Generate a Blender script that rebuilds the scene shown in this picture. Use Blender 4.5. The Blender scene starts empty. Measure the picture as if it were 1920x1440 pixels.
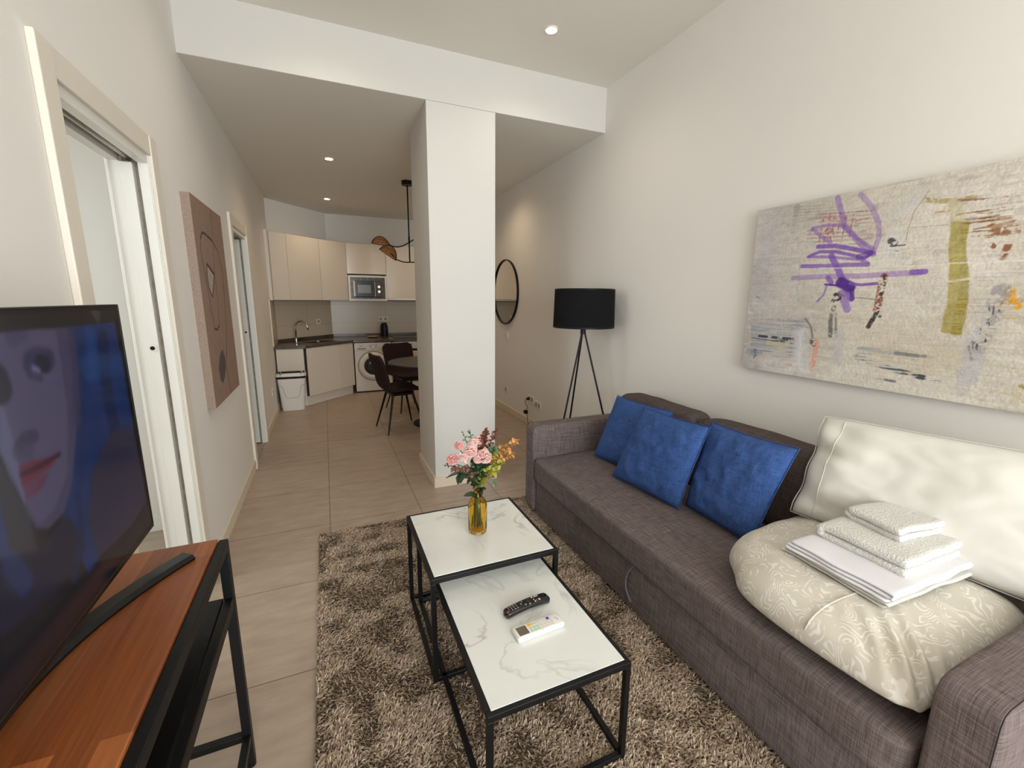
import bpy, bmesh, math, random
import numpy as np
from mathutils import Vector, Matrix, noise
SC = bpy.context.scene
COL = SC.collection
PI = math.pi
random.seed(7)

EXPOSURE = 0.1
P_WIN = 198
P_BED = 32
P_NEAR = 15
P_KIT = 22
# ------------------------------------------------------------------ camera
CAM_F, CAM_YAW, CAM_PITCH, CAM_ROLL, CAM_H = 808.64, math.radians(23.2608), math.radians(11.0444), math.radians(0.4867), 1.46
fw = Vector((math.sin(CAM_YAW)*math.cos(CAM_PITCH), math.cos(CAM_YAW)*math.cos(CAM_PITCH), -math.sin(CAM_PITCH)))
r0 = Vector((math.cos(CAM_YAW), -math.sin(CAM_YAW), 0)); u0 = r0.cross(fw)
rt = r0*math.cos(CAM_ROLL) + u0*math.sin(CAM_ROLL); up = -r0*math.sin(CAM_ROLL) + u0*math.cos(CAM_ROLL)
cam = bpy.data.objects.new('camera', bpy.data.cameras.new('camera')); COL.objects.link(cam)
cam.data.sensor_width = 36; cam.data.lens = CAM_F/1920*36; cam.data.clip_start = 0.03
M = Matrix((rt, up, -fw)).transposed().to_4x4(); M.translation = (0, 0, CAM_H); cam.matrix_world = M
SC.camera = cam
SC.view_settings.view_transform = 'Standard'; SC.view_settings.look = 'None'; SC.view_settings.gamma = 1
SC.view_settings.use_curve_mapping = False; SC.view_settings.exposure = EXPOSURE
# ------------------------------------------------------------------ world and lights
w = bpy.data.worlds.new('world'); SC.world = w; w.use_nodes = True
w.node_tree.nodes['Background'].inputs[0].default_value = (0.80, 0.90, 1.0, 1); w.node_tree.nodes['Background'].inputs[1].default_value = 1.2

def area(name, loc, rot, sx, sy, power, col):
    l = bpy.data.lights.new(name, 'AREA'); l.shape = 'RECTANGLE'; l.size = sx; l.size_y = sy; l.energy = power; l.color = col
    o = bpy.data.objects.new(name, l); o.location = loc; o.rotation_euler = rot; COL.objects.link(o); return o
area('window_daylight', (0.85, -3.71, 1.52), (math.radians(90), 0, 0), 2.2, 2.65, P_WIN, (0.91, 0.965, 1.0))
area('bedroom_daylight', (-2.72, 1.3, 1.5), (0, math.radians(-90), 0), 1.6, 1.6, P_BED, (0.93, 0.98, 1.0))

# ------------------------------------------------------------------ materials
def lin(c):
    return tuple(((v/255)/12.92 if v/255 <= 0.04045 else ((v/255+0.055)/1.055)**2.4) for v in c) + (1,)
def mat(name, col, rough=0.6, metal=0, bump=0, bscale=40, var=0, vscale=5, spec=0.5, coat=0, emit=None, estr=0):
    m = bpy.data.materials.new(name); m.use_nodes = True; nt = m.node_tree; b = nt.nodes['Principled BSDF']
    b.inputs['Base Color'].default_value = lin(col); b.inputs['Roughness'].default_value = rough; b.inputs['Metallic'].default_value = metal
    b.inputs['Specular IOR Level'].default_value = spec; b.inputs['Coat Weight'].default_value = coat
    tc = nt.nodes.new('ShaderNodeTexCoord')
    n = nt.nodes.new('ShaderNodeTexNoise'); n.inputs['Scale'].default_value = vscale; n.inputs['Detail'].default_value = 5
    nt.links.new(tc.outputs['Object'], n.inputs['Vector'])
    r = nt.nodes.new('ShaderNodeValToRGB'); v = max(var, 0.01)
    a = lin(col); r.color_ramp.elements[0].position = 0.3; r.color_ramp.elements[1].position = 0.7
    r.color_ramp.elements[0].color = tuple(x*(1-v) for x in a[:3])+(1,); r.color_ramp.elements[1].color = tuple(min(1, x*(1+v)) for x in a[:3])+(1,)
    nt.links.new(n.outputs['Fac'], r.inputs[0]); nt.links.new(r.outputs[0], b.inputs['Base Color'])
    if bump:
        n2 = nt.nodes.new('ShaderNodeTexNoise'); n2.inputs['Scale'].default_value = bscale; n2.inputs['Detail'].default_value = 4
        nt.links.new(tc.outputs['Object'], n2.inputs['Vector'])
        bp = nt.nodes.new('ShaderNodeBump'); bp.inputs['Strength'].default_value = bump; bp.inputs['Distance'].default_value = 0.004
        nt.links.new(n2.outputs['Fac'], bp.inputs['Height']); nt.links.new(bp.outputs[0], b.inputs['Normal'])
    if emit:
        b.inputs['Emission Color'].default_value = lin(emit); b.inputs['Emission Strength'].default_value = estr
    return m
def nodes(m): return m.node_tree, m.node_tree.nodes['Principled BSDF']
def ramp(nt, stops):
    r = nt.nodes.new('ShaderNodeValToRGB'); e = r.color_ramp.elements
    while len(e) < len(stops): e.new(0.5)
    for k, (p, c) in enumerate(stops): e[k].position = p; e[k].color = c
    return r
def mapping(nt, scale=(1, 1, 1), loc=(0, 0, 0), rot=(0, 0, 0), src='Object'):
    tc = nt.nodes.new('ShaderNodeTexCoord'); mp = nt.nodes.new('ShaderNodeMapping')
    mp.inputs['Scale'].default_value = scale; mp.inputs['Location'].default_value = loc; mp.inputs['Rotation'].default_value = rot
    nt.links.new(tc.outputs[src], mp.inputs[0]); return mp
def mixc(nt, fac, a, b, mode='MIX'):
    x = nt.nodes.new('ShaderNodeMix'); x.data_type = 'RGBA'; x.blend_type = mode
    for i, s in ((0, fac), (6, a), (7, b)):
        if hasattr(s, 'links'): nt.links.new(s, x.inputs[i])
        else: x.inputs[i].default_value = s
    return x.outputs[2]
def fabric(name, col, amp=0.35, fine=260, coarse=10, rough=0.95, bump=0.5, sheen=0.0):
    m = mat(name, col, rough, spec=0.15); nt, b = nodes(m)
    # warp and weft: thread noise stretched along each axis, weighted by how much the face runs along it
    tcn = nt.nodes.new('ShaderNodeTexCoord'); sn = nt.nodes.new('ShaderNodeSeparateXYZ'); nt.links.new(tcn.outputs['Normal'], sn.inputs[0]); outs = []
    for ax, sc in zip('XYZ', ((fine, coarse, coarse), (coarse, fine, coarse), (coarse, coarse, fine))):
        mp = mapping(nt, sc); n = nt.nodes.new('ShaderNodeTexNoise'); n.inputs['Scale'].default_value = 1; n.inputs['Detail'].default_value = 3
        nt.links.new(mp.outputs[0], n.inputs['Vector'])
        ab = nt.nodes.new('ShaderNodeMath'); ab.operation = 'ABSOLUTE'; nt.links.new(sn.outputs[ax], ab.inputs[0])
        sq = nt.nodes.new('ShaderNodeMath'); sq.operation = 'MULTIPLY'; nt.links.new(ab.outputs[0], sq.inputs[0]); nt.links.new(ab.outputs[0], sq.inputs[1])
        iv = nt.nodes.new('ShaderNodeMath'); iv.operation = 'SUBTRACT'; iv.inputs[0].default_value = 1; nt.links.new(sq.outputs[0], iv.inputs[1])
        ml = nt.nodes.new('ShaderNodeMath'); ml.operation = 'MULTIPLY'; nt.links.new(n.outputs['Fac'], ml.inputs[0]); nt.links.new(iv.outputs[0], ml.inputs[1]); outs.append(ml.outputs[0])
    a0 = nt.nodes.new('ShaderNodeMath'); a0.operation = 'ADD'; nt.links.new(outs[1], a0.inputs[0]); nt.links.new(outs[2], a0.inputs[1]); outs = [outs[0], a0.outputs[0]]
    ad = nt.nodes.new('ShaderNodeMath'); ad.operation = 'ADD'; nt.links.new(outs[0], ad.inputs[0]); nt.links.new(outs[1], ad.inputs[1])
    hf = nt.nodes.new('ShaderNodeMath'); hf.operation = 'MULTIPLY'; hf.inputs[1].default_value = 0.5; nt.links.new(ad.outputs[0], hf.inputs[0])
    a = lin(col)
    r = ramp(nt, [(0.36, tuple(x*(1-amp) for x in a[:3])+(1,)), (0.64, tuple(min(1, x*(1+amp*1.3)) for x in a[:3])+(1,))])
    nt.links.new(hf.outputs[0], r.inputs[0]); nt.links.new(r.outputs[0], b.inputs['Base Color'])
    bp = nt.nodes.new('ShaderNodeBump'); bp.inputs['Strength'].default_value = bump; bp.inputs['Distance'].default_value = 0.002
    nt.links.new(hf.outputs[0], bp.inputs['Height']); nt.links.new(bp.outputs[0], b.inputs['Normal'])
    b.inputs['Sheen Weight'].default_value = sheen
    return m

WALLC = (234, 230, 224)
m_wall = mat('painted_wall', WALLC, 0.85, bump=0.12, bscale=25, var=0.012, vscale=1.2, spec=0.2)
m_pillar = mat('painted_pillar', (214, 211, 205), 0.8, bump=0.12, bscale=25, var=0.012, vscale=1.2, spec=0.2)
m_ceil = mat('ceiling_paint', (236, 232, 223), 0.9, bump=0.08, bscale=20, var=0.01, vscale=1, spec=0.1)
m_trim = mat('white_lacquer_trim', (228, 220, 206), 0.45, var=0.01)
m_door = mat('white_door', (226, 224, 216), 0.4, var=0.01)
m_skirt = mat('cream_skirting', (222, 209, 188), 0.5, var=0.01)
m_dust = mat('bare_plaster_slot', (150, 140, 124), 0.95, bump=0.6, bscale=60, var=0.25, vscale=30)
m_blackm = mat('black_powder_steel', (11, 11, 12), 0.42, bump=0.05, bscale=300, spec=0.3)
m_blackp = mat('black_plastic', (11, 11, 13), 0.25, spec=0.35)
m_chrome = mat('chrome', (210, 208, 204), 0.12, metal=1)
m_steel = mat('brushed_steel', (168, 160, 150), 0.35, metal=1, bump=0.1, bscale=200)
m_cab = mat('gloss_cream_cabinet', (222, 212, 198), 0.16, var=0.01, coat=0.3)
m_cabm = mat('white_cabinet_side', (220, 212, 200), 0.45, var=0.01)
m_dark = mat('dark_gap', (26, 22, 20), 0.8)
m_white = mat('white_plastic', (226, 222, 214), 0.4, var=0.01)
m_appl = mat('white_appliance', (222, 216, 208), 0.35, var=0.01)
m_shade = fabric('black_lampshade_linen', (21, 20, 22), 0.25, 400, 30)
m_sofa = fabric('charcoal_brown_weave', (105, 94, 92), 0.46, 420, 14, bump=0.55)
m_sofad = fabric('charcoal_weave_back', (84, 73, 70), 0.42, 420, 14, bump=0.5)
m_blue = fabric('blue_linen', (57, 84, 137), 0.34, 420, 26, bump=0.6)
m_sheet = mat('cream_cotton', (215, 212, 204), 0.85, bump=0.25, bscale=14, var=0.015, vscale=6, spec=0.15)
m_sheetw = mat('white_cotton', (222, 221, 224), 0.85, bump=0.35, bscale=18, var=0.015, vscale=6, spec=0.15)
m_towel = mat('white_terry', (220, 218, 212), 0.95, bump=1.4, bscale=190, var=0.04, vscale=120, spec=0.1)
m_chair = mat('dark_brown_velvet', (44, 27, 25), 0.8, bump=0.2, bscale=80, var=0.1, vscale=12, spec=0.2)
m_tabletop = mat('dark_stone_tabletop', (62, 54, 49), 0.3, var=0.06, vscale=8)

def tile_mat():
    m = mat('porcelain_floor_tiles', (168, 148, 128), 0.42); nt, b = nodes(m)
    mp = mapping(nt, loc=(0.062+0.592*10, -2.874+0.6035*30, 0), src='Object')
    br = nt.nodes.new('ShaderNodeTexBrick'); br.offset = 0; br.inputs['Scale'].default_value = 1
    br.inputs['Brick Width'].default_value = 0.592; br.inputs['Row Height'].default_value = 0.6035
    br.inputs['Mortar Size'].default_value = 0.0022; br.inputs['Mortar Smooth'].default_value = 0.2
    nt.links.new(mp.outputs[0], br.inputs['Vector'])
    br.inputs['Color1'].default_value = lin((172, 154, 137)); br.inputs['Color2'].default_value = lin((178, 160, 142)); br.inputs['Mortar'].default_value = lin((104, 80, 60))
    mp2 = mapping(nt, (2.2, 7, 1)); n = nt.nodes.new('ShaderNodeTexNoise'); n.inputs['Scale'].default_value = 2.2; n.inputs['Detail'].default_value = 8; n.inputs['Roughness'].default_value = 0.62
    nt.links.new(mp2.outputs[0], n.inputs['Vector'])
    r = ramp(nt, [(0.3, (0.80, 0.79, 0.78, 1)), (0.7, (1.12, 1.12, 1.12, 1))]); nt.links.new(n.outputs['Fac'], r.inputs[0])
    nt.links.new(mixc(nt, 0.8, br.outputs['Color'], r.outputs[0], 'MULTIPLY'), b.inputs['Base Color'])
    bp = nt.nodes.new('ShaderNodeBump'); bp.inputs['Strength'].default_value = 0.25; bp.inputs['Distance'].default_value = 0.002; bp.invert = True
    nt.links.new(br.outputs['Fac'], bp.inputs['Height']); nt.links.new(bp.outputs[0], b.inputs['Normal'])
    return m
m_tile = tile_mat()
def marble(name, seed, tint):
    m = mat(name, (228, 228, 220), 0.16, coat=0.25); nt, b = nodes(m)
    mp = mapping(nt, (1, 1, 1), loc=(seed, seed*1.7, 0), rot=(0, 0, 0.7))
    n0 = nt.nodes.new('ShaderNodeTexNoise'); n0.inputs['Scale'].default_value = 3.0; n0.inputs['Detail'].default_value = 9; n0.inputs['Distortion'].default_value = 1.0
    nt.links.new(mp.outputs[0], n0.inputs['Vector'])
    r1 = ramp(nt, [(0.470, (0, 0, 0, 1)), (0.498, (1, 1, 1, 1)), (0.515, (0, 0, 0, 1))]); nt.links.new(n0.outputs['Fac'], r1.inputs[0])
    n1 = nt.nodes.new('ShaderNodeTexNoise'); n1.inputs['Scale'].default_value = 4; n1.inputs['Detail'].default_value = 2
    nt.links.new(mp.outputs[0], n1.inputs['Vector'])
    r2 = ramp(nt, [(0.42, (0, 0, 0, 1)), (0.66, (0.75, 0.75, 0.75, 1))]); nt.links.new(n1.outputs['Fac'], r2.inputs[0])
    mu = nt.nodes.new('ShaderNodeMath'); mu.operation = 'MULTIPLY'; nt.links.new(r1.outputs[0], mu.inputs[0]); nt.links.new(r2.outputs[0], mu.inputs[1])
    n3 = nt.nodes.new('ShaderNodeTexNoise'); n3.inputs['Scale'].default_value = 2.6; n3.inputs['Detail'].default_value = 4
    nt.links.new(mp.outputs[0], n3.inputs['Vector'])
    r3 = ramp(nt, [(0.40, lin(tint)), (0.62, lin((222, 223, 217)))]); nt.links.new(n3.outputs['Fac'], r3.inputs[0])
    nt.links.new(mixc(nt, mu.outputs[0], r3.outputs[0], lin((176, 172, 170))), b.inputs['Base Color'])
    return m
m_marb1 = marble('white_marble_glass', 3.1, (234, 234, 227)); m_marb2 = marble('white_marble_glass_cool', 8.4, (228, 230, 225))
def wood_mat():
    m = mat('oiled_walnut_planks', (138, 82, 48), 0.38); nt, b = nodes(m)
    mp = mapping(nt, (1, 1, 1), rot=(0, 0, PI/2), loc=(3.0, 3.02, 0))
    br = nt.nodes.new('ShaderNodeTexBrick'); br.offset = 0.43; br.inputs['Scale'].default_value = 1; br.inputs['Brick Width'].default_value = 0.52; br.inputs['Row Height'].default_value = 0.052
    br.inputs['Mortar Size'].default_value = 0.0003; br.inputs['Color1'].default_value = lin((120, 62, 28)); br.inputs['Color2'].default_value = lin((184, 112, 62)); br.inputs['Mortar'].default_value = lin((100, 56, 32))
    nt.links.new(mp.outputs[0], br.inputs['Vector'])
    mp2 = mapping(nt, (70, 2.2, 1)); n = nt.nodes.new('ShaderNodeTexNoise'); n.inputs['Scale'].default_value = 1.4; n.inputs['Detail'].default_value = 6; n.inputs['Distortion'].default_value = 1.2
    nt.links.new(mp2.outputs[0], n.inputs['Vector'])
    r = ramp(nt, [(0.3, (0.72, 0.68, 0.64, 1)), (0.7, (1.16, 1.14, 1.1, 1))]); nt.links.new(n.outputs['Fac'], r.inputs[0])
    nt.links.new(mixc(nt, 0.85, br.outputs['Color'], r.outputs[0], 'MULTIPLY'), b.inputs['Base Color'])
    return m
m_wood = wood_mat()
def splash_mat():
    m = mat('glazed_wall_tiles', (196, 186, 172), 0.3); nt, b = nodes(m)
    tc = nt.nodes.new('ShaderNodeTexCoord'); sx = nt.nodes.new('ShaderNodeSeparateXYZ'); cb = nt.nodes.new('ShaderNodeCombineXYZ')
    nt.links.new(tc.outputs['Object'], sx.inputs[0]); nt.links.new(sx.outputs['X'], cb.inputs['X']); nt.links.new(sx.outputs['Z'], cb.inputs['Y'])
    mp = nt.nodes.new('ShaderNodeMapping'); mp.inputs['Location'].default_value = (5.05, 0.14, 0); nt.links.new(cb.outputs[0], mp.inputs[0])
    br = nt.nodes.new('ShaderNodeTexBrick'); br.offset = 0; br.inputs['Scale'].default_value = 1; br.inputs['Brick Width'].default_value = 1.2; br.inputs['Row Height'].default_value = 0.3; br.inputs['Mortar Size'].default_value = 0.002
    br.inputs['Color1'].default_value = lin((198, 184, 164)); br.inputs['Color2'].default_value = lin((194, 180, 160)); br.inputs['Mortar'].default_value = lin((150, 138, 122))
    nt.links.new(mp.outputs[0], br.inputs['Vector']); nt.links.new(br.outputs['Color'], b.inputs['Base Color'])
    return m
m_splash = splash_mat()
m_ctop = mat('brown_laminate_worktop', (84, 72, 62), 0.25, var=0.2, vscale=14)
def duvet_mat():
    m = mat('paisley_cotton', (222, 210, 188), 0.85, spec=0.15); nt, b = nodes(m)
    mp = mapping(nt, (1, 1, 0.7)); nz = nt.nodes.new('ShaderNodeTexNoise'); nz.inputs['Scale'].default_value = 7; nz.inputs['Detail'].default_value = 2
    nt.links.new(mp.outputs[0], nz.inputs['Vector'])
    vm = nt.nodes.new('ShaderNodeVectorMath'); vm.operation = 'MULTIPLY_ADD'; vm.inputs[1].default_value = (0.22, 0.22, 0.22)
    nt.links.new(nz.outputs['Color'], vm.inputs[0]); nt.links.new(mp.outputs[0], vm.inputs[2])
    vo = nt.nodes.new('ShaderNodeTexVoronoi'); vo.inputs['Scale'].default_value = 13; vo.feature = 'SMOOTH_F1'; vo.inputs['Smoothness'].default_value = 0.3; nt.links.new(vm.outputs[0], vo.inputs['Vector'])
    ml = nt.nodes.new('ShaderNodeMath'); ml.operation = 'MULTIPLY'; ml.inputs[1].default_value = 42; nt.links.new(vo.outputs['Distance'], ml.inputs[0])
    sn = nt.nodes.new('ShaderNodeMath'); sn.operation = 'SINE'; nt.links.new(ml.outputs[0], sn.inputs[0])
    r = ramp(nt, [(0.35, (0, 0, 0, 1)), (0.62, (1, 1, 1, 1))]); nt.links.new(sn.outputs[0], r.inputs[0])
    n2 = nt.nodes.new('ShaderNodeTexNoise'); n2.inputs['Scale'].default_value = 26; n2.inputs['Detail'].default_value = 3; nt.links.new(mp.outputs[0], n2.inputs['Vector'])
    r2 = ramp(nt, [(0.44, (0, 0, 0, 1)), (0.52, (1, 1, 1, 1))]); nt.links.new(n2.outputs['Fac'], r2.inputs[0])
    mm = nt.nodes.new('ShaderNodeMath'); mm.operation = 'MULTIPLY'; nt.links.new(r.outputs[0], mm.inputs[0]); nt.links.new(r2.outputs[0], mm.inputs[1])
    nt.links.new(mixc(nt, mm.outputs[0], lin((205, 198, 184)), lin((226, 222, 213))), b.inputs['Base Color'])
    return m
m_duvet = duvet_mat()
def attr_mat(name, rough, bump=0, emit=0, spec=0.3):
    m = mat(name, (200, 200, 200), rough, bump=bump, bscale=90, spec=spec); nt, b = nodes(m)
    at = nt.nodes.new('ShaderNodeAttribute'); at.attribute_name = 'paint'
    nt.links.new(at.outputs['Color'], b.inputs['Base Color'])
    if emit:
        nt.links.new(at.outputs['Color'], b.inputs['Emission Color']); b.inputs['Emission Strength'].default_value = emit
    return m
m_glass = mat('amber_glass', (252, 222, 128), 0.04); _nt, _b = nodes(m_glass); _b.inputs['Transmission Weight'].default_value = 1.0; _b.inputs['IOR'].default_value = 1.3
m_mirror = mat('mirror_glass', (235, 232, 226), 0.02, metal=1)
m_glow = mat('lamp_glow', (255, 236, 200), 0.5, emit=(255, 226, 180), estr=30)
m_rattan = mat('woven_rattan', (176, 124, 74), 0.7, bump=0.9, bscale=180, var=0.35, vscale=90)

# ------------------------------------------------------------------ mesh helpers
def vec(*a): return Vector(a)
def box(b, x0, x1, y0, y1, z0, z1, bev=0, seg=2):
    t = bmesh.new(); bmesh.ops.create_cube(t, size=1)
    for v in t.verts: v.co = Vector(((x0+x1)/2+v.co.x*(x1-x0), (y0+y1)/2+v.co.y*(y1-y0), (z0+z1)/2+v.co.z*(z1-z0)))
    if bev: bmesh.ops.bevel(t, geom=list(t.edges), offset=bev, segments=seg, affect='EDGES', profile=0.5)
    merge(b, t)
def merge(b, t):
    me = bpy.data.meshes.new('tmp'); t.to_mesh(me); t.free(); b.from_mesh(me); bpy.data.meshes.remove(me)
def prism(b, pts, z0, z1, bev=0):
    t = bmesh.new(); lo = [t.verts.new((p[0], p[1], z0)) for p in pts]; hi = [t.verts.new((p[0], p[1], z1)) for p in pts]
    t.faces.new(lo[::-1]); t.faces.new(hi); n = len(pts)
    for i in range(n): t.faces.new((lo[i], lo[(i+1) % n], hi[(i+1) % n], hi[i]))
    bmesh.ops.recalc_face_normals(t, faces=t.faces)
    if bev: bmesh.ops.bevel(t, geom=list(t.edges), offset=bev, segments=2, affect='EDGES')
    merge(b, t)
def cyl(b, p0, p1, ra, rb=None, n=24, caps=True):
    rb = ra if rb is None else rb; p0 = Vector(p0); p1 = Vector(p1); d = (p1-p0).normalized()
    a = d.orthogonal().normalized(); c = d.cross(a)
    A = [b.verts.new(p0+(a*math.cos(2*PI*i/n)+c*math.sin(2*PI*i/n))*ra) for i in range(n)]
    B = [b.verts.new(p1+(a*math.cos(2*PI*i/n)+c*math.sin(2*PI*i/n))*rb) for i in range(n)]
    for i in range(n): b.faces.new((A[i], A[(i+1) % n], B[(i+1) % n], B[i]))
    if caps: b.faces.new(A[::-1]); b.faces.new(B)
def tube(b, pts, r, n=8):
    pts = [Vector(p) for p in pts]; rings = []
    a = None
    for i, p in enumerate(pts):
        d = (pts[min(i+1, len(pts)-1)]-pts[max(i-1, 0)]).normalized()
        a = d.orthogonal().normalized() if a is None else (a-d*a.dot(d)).normalized()
        c = d.cross(a); rr = r[i] if isinstance(r, (list, tuple)) else r
        rings.append([b.verts.new(p+(a*math.cos(2*PI*k/n)+c*math.sin(2*PI*k/n))*rr) for k in range(n)])
    for i in range(len(rings)-1):
        for k in range(n): b.faces.new((rings[i][k], rings[i][(k+1) % n], rings[i+1][(k+1) % n], rings[i+1][k]))
    b.faces.new(rings[0][::-1]); b.faces.new(rings[-1])
def curve(pts, n=24):
    pts = [Vector(p) for p in pts]; P = [pts[0]*2-pts[1]]+pts+[pts[-1]*2-pts[-2]]; out = []
    for i in range(1, len(P)-2):
        for k in range(n):
            t = k/n; a, b_, c, d = P[i-1], P[i], P[i+1], P[i+2]
            out.append(0.5*((2*b_)+(-a+c)*t+(2*a-5*b_+4*c-d)*t*t+(-a+3*b_-3*c+d)*t**3))
    return out+[pts[-1]]
def lathe(b, prof, c, n=32, ang=None):
    rings = [[b.verts.new((c[0]+r*math.cos(2*PI*k/n), c[1]+r*math.sin(2*PI*k/n), c[2]+z)) for k in range(n)] for r, z in prof]
    for i in range(len(rings)-1):
        for k in range(n): b.faces.new((rings[i][k], rings[i][(k+1) % n], rings[i+1][(k+1) % n], rings[i+1][k]))
    return rings
def grid(b, f, nu, nv, flip=False):
    V = [[b.verts.new(f(i/nu, j/nv)) for j in range(nv+1)] for i in range(nu+1)]
    for i in range(nu):
        for j in range(nv):
            q = (V[i][j], V[i+1][j], V[i+1][j+1], V[i][j+1]); b.faces.new(q[::-1] if flip else q)
    return V
def obj(name, b, m, parent=None, smooth=False, local=False, label=None, solid=0, sub=0):
    if isinstance(b, bmesh.types.BMesh):
        off = Vector((0, 0, 0))
        if parent is not None and not local:
            p = parent
            while p is not None: off += Vector(p.location); p = p.parent
        elif parent is None and not local and len(b.verts):
            b.verts.ensure_lookup_table()
            xs = [v.co.x for v in b.verts]; ys = [v.co.y for v in b.verts]; zs = [v.co.z for v in b.verts]
            off = Vector(((min(xs)+max(xs))/2, (min(ys)+max(ys))/2, min(zs)))
            if name.split('_')[0] in ('wall', 'floor', 'ceiling', 'baseboard', 'trim', 'door', 'window', 'backsplash'): off = Vector((0, 0, 0))
        for v in b.verts: v.co -= off
        me = bpy.data.meshes.new(name); b.to_mesh(me); b.free()
        o = bpy.data.objects.new(name, me)
        if parent is None: o.location = off
    else:
        o = bpy.data.objects.new(name, b); me = b
    if m is not None: me.materials.append(m)
    COL.objects.link(o)
    if parent is not None: o.parent = parent
    if smooth is not False:
        for p in me.polygons: p.use_smooth = True
        if smooth is not True and hasattr(me, 'set_sharp_from_angle'): me.set_sharp_from_angle(angle=math.radians(smooth))
    if solid: md = o.modifiers.new('solid', 'SOLIDIFY'); md.thickness = solid; md.offset = 0
    if sub: md = o.modifiers.new('sub', 'SUBSURF'); md.levels = sub; md.render_levels = sub
    if label: o['label'] = label
    return o
def tag(o, label, cat, group=None):
    o['label'] = label; o['category'] = cat
    if group: o['group'] = group
    return o
def thing(name, label, cat, loc=(0, 0, 0), rotz=0, group=None):
    o = bpy.data.objects.new(name, None); o.empty_display_size = 0.1; COL.objects.link(o); o.location = loc; o.rotation_euler = (0, 0, rotz)
    return tag(o, label, cat, group)
def struct(name, b, m, parent=None, smooth=False):
    o = obj(name, b, m, parent, smooth)
    if parent is None: o['kind'] = 'structure'
    return o
def B(): return bmesh.new()
def bx(*a, **k):
    b = B(); box(b, *a, **k); return b
def copy_tree(o, parent=None):
    c = o.copy(); COL.objects.link(c); c.parent = parent
    for ch in [x for x in o.children]: copy_tree(ch, c)
    return c
def nz(x, y, z=0, s=1): return noise.noise(Vector((x*s, y*s, z*s)))
# ------------------------------------------------------------------ room shell
XL, XR, YB, ZH, ZL, YE = -0.648, 2.145, 3.165, 3.088, 2.768, 7.75
D1, D2 = (1.70, 2.42, 2.045), (4.19, 4.90, 2.03)      # pocket-door openings: y0, y1, top
struct('floor', bx(-3.2, XR+0.15, -3.75, 8.6, -0.08, 0), m_tile)
b = B(); box(b, XL-0.13, XR+0.13, -3.75, YB+0.05, ZH, ZH+0.1); struct('ceiling', b, m_ceil)
b = B(); box(b, XL-0.13, XR+0.13, YB, 8.6, ZL, ZH); o = struct('ceiling_kitchen', b, m_ceil)
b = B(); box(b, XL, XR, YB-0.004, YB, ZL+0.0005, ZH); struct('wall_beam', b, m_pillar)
b = B()
box(b, XL-0.13, XL, -3.75, D1[0], 0, ZH); box(b, XL-0.13, XL, D1[1]+0.02, D2[0], 0, ZH); box(b, XL-0.13, XL, D2[1]+0.02, 8.6, 0, ZH)
box(b, XL-0.13, XL, D1[0], D1[1]+0.02, D1[2], ZH); box(b, XL-0.13, XL, D2[0], D2[1]+0.02, D2[2], ZH)
struct('wall_left', b, m_wall)
struct('wall_right', bx(XR, XR+0.13, -3.75, 8.6, 0, ZH), m_wall)
b = B(); box(b, -0.25, 1.95, YE, YE+0.13, 0, ZL)
struct('wall_back', bx(0.05, XR, YE, YE+0.13, 0, ZL), m_wall)
b = B(); prism(b, [(XL-0.02, 6.91), (0.10, YE), (0.10, YE+0.13), (XL-0.13, 7.0)], 0, ZL); struct('wall_diagonal', b, m_wall)
# wall behind the camera with the balcony window
b = B(); box(b, -3.2, -0.30, -3.75, -3.61, 0, ZH); box(b, 2.0, XR+0.13, -3.75, -3.61, 0, ZH); box(b, -0.30, 2.0, -3.75, -3.61, 2.90, ZH); box(b, -0.30, 2.0, -3.75, -3.61, 0, 0.12)
struct('wall_front', b, m_wall)
w1 = B()
for x0, x1 in ((-0.30, -0.24), (0.82, 0.88), (1.94, 2.0)): box(w1, x0, x1, -3.67, -3.61, 0.12, 2.90)
for z0, z1 in ((0.12, 0.18), (2.84, 2.90)): box(w1, -0.30, 2.0, -3.67, -3.61, z0, z1)
struct('window_1', w1, m_trim)
# pillar
PX0, PX1, PY0, PY1 = 0.715, 1.2125, YB, 3.747
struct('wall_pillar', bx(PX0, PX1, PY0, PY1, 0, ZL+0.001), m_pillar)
b = B(); SH = 0.085
for a in ((PX0-0.013, PX1+0.013, PY0-0.013, PY0), (PX0-0.013, PX0, PY0, PY1), (PX1, PX1+0.013, PY0, PY1), (PX0-0.013, PX1+0.013, PY1, PY1+0.013)): box(b, *a, 0, SH)
struct('baseboard_pillar', b, m_skirt)
b = B()
for y0, y1 in ((-3.61, D1[0]-0.085), (D1[1]+0.085, D2[0]-0.085), (D2[1]+0.085, 6.40)): box(b, XL, XL+0.013, y0, y1, 0, SH, 0.003)
struct('baseboard_left', b, m_skirt)
struct('baseboard_right', bx(XR-0.013, XR, -3.61, 7.05, 0, SH, 0.003), m_skirt)

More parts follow.
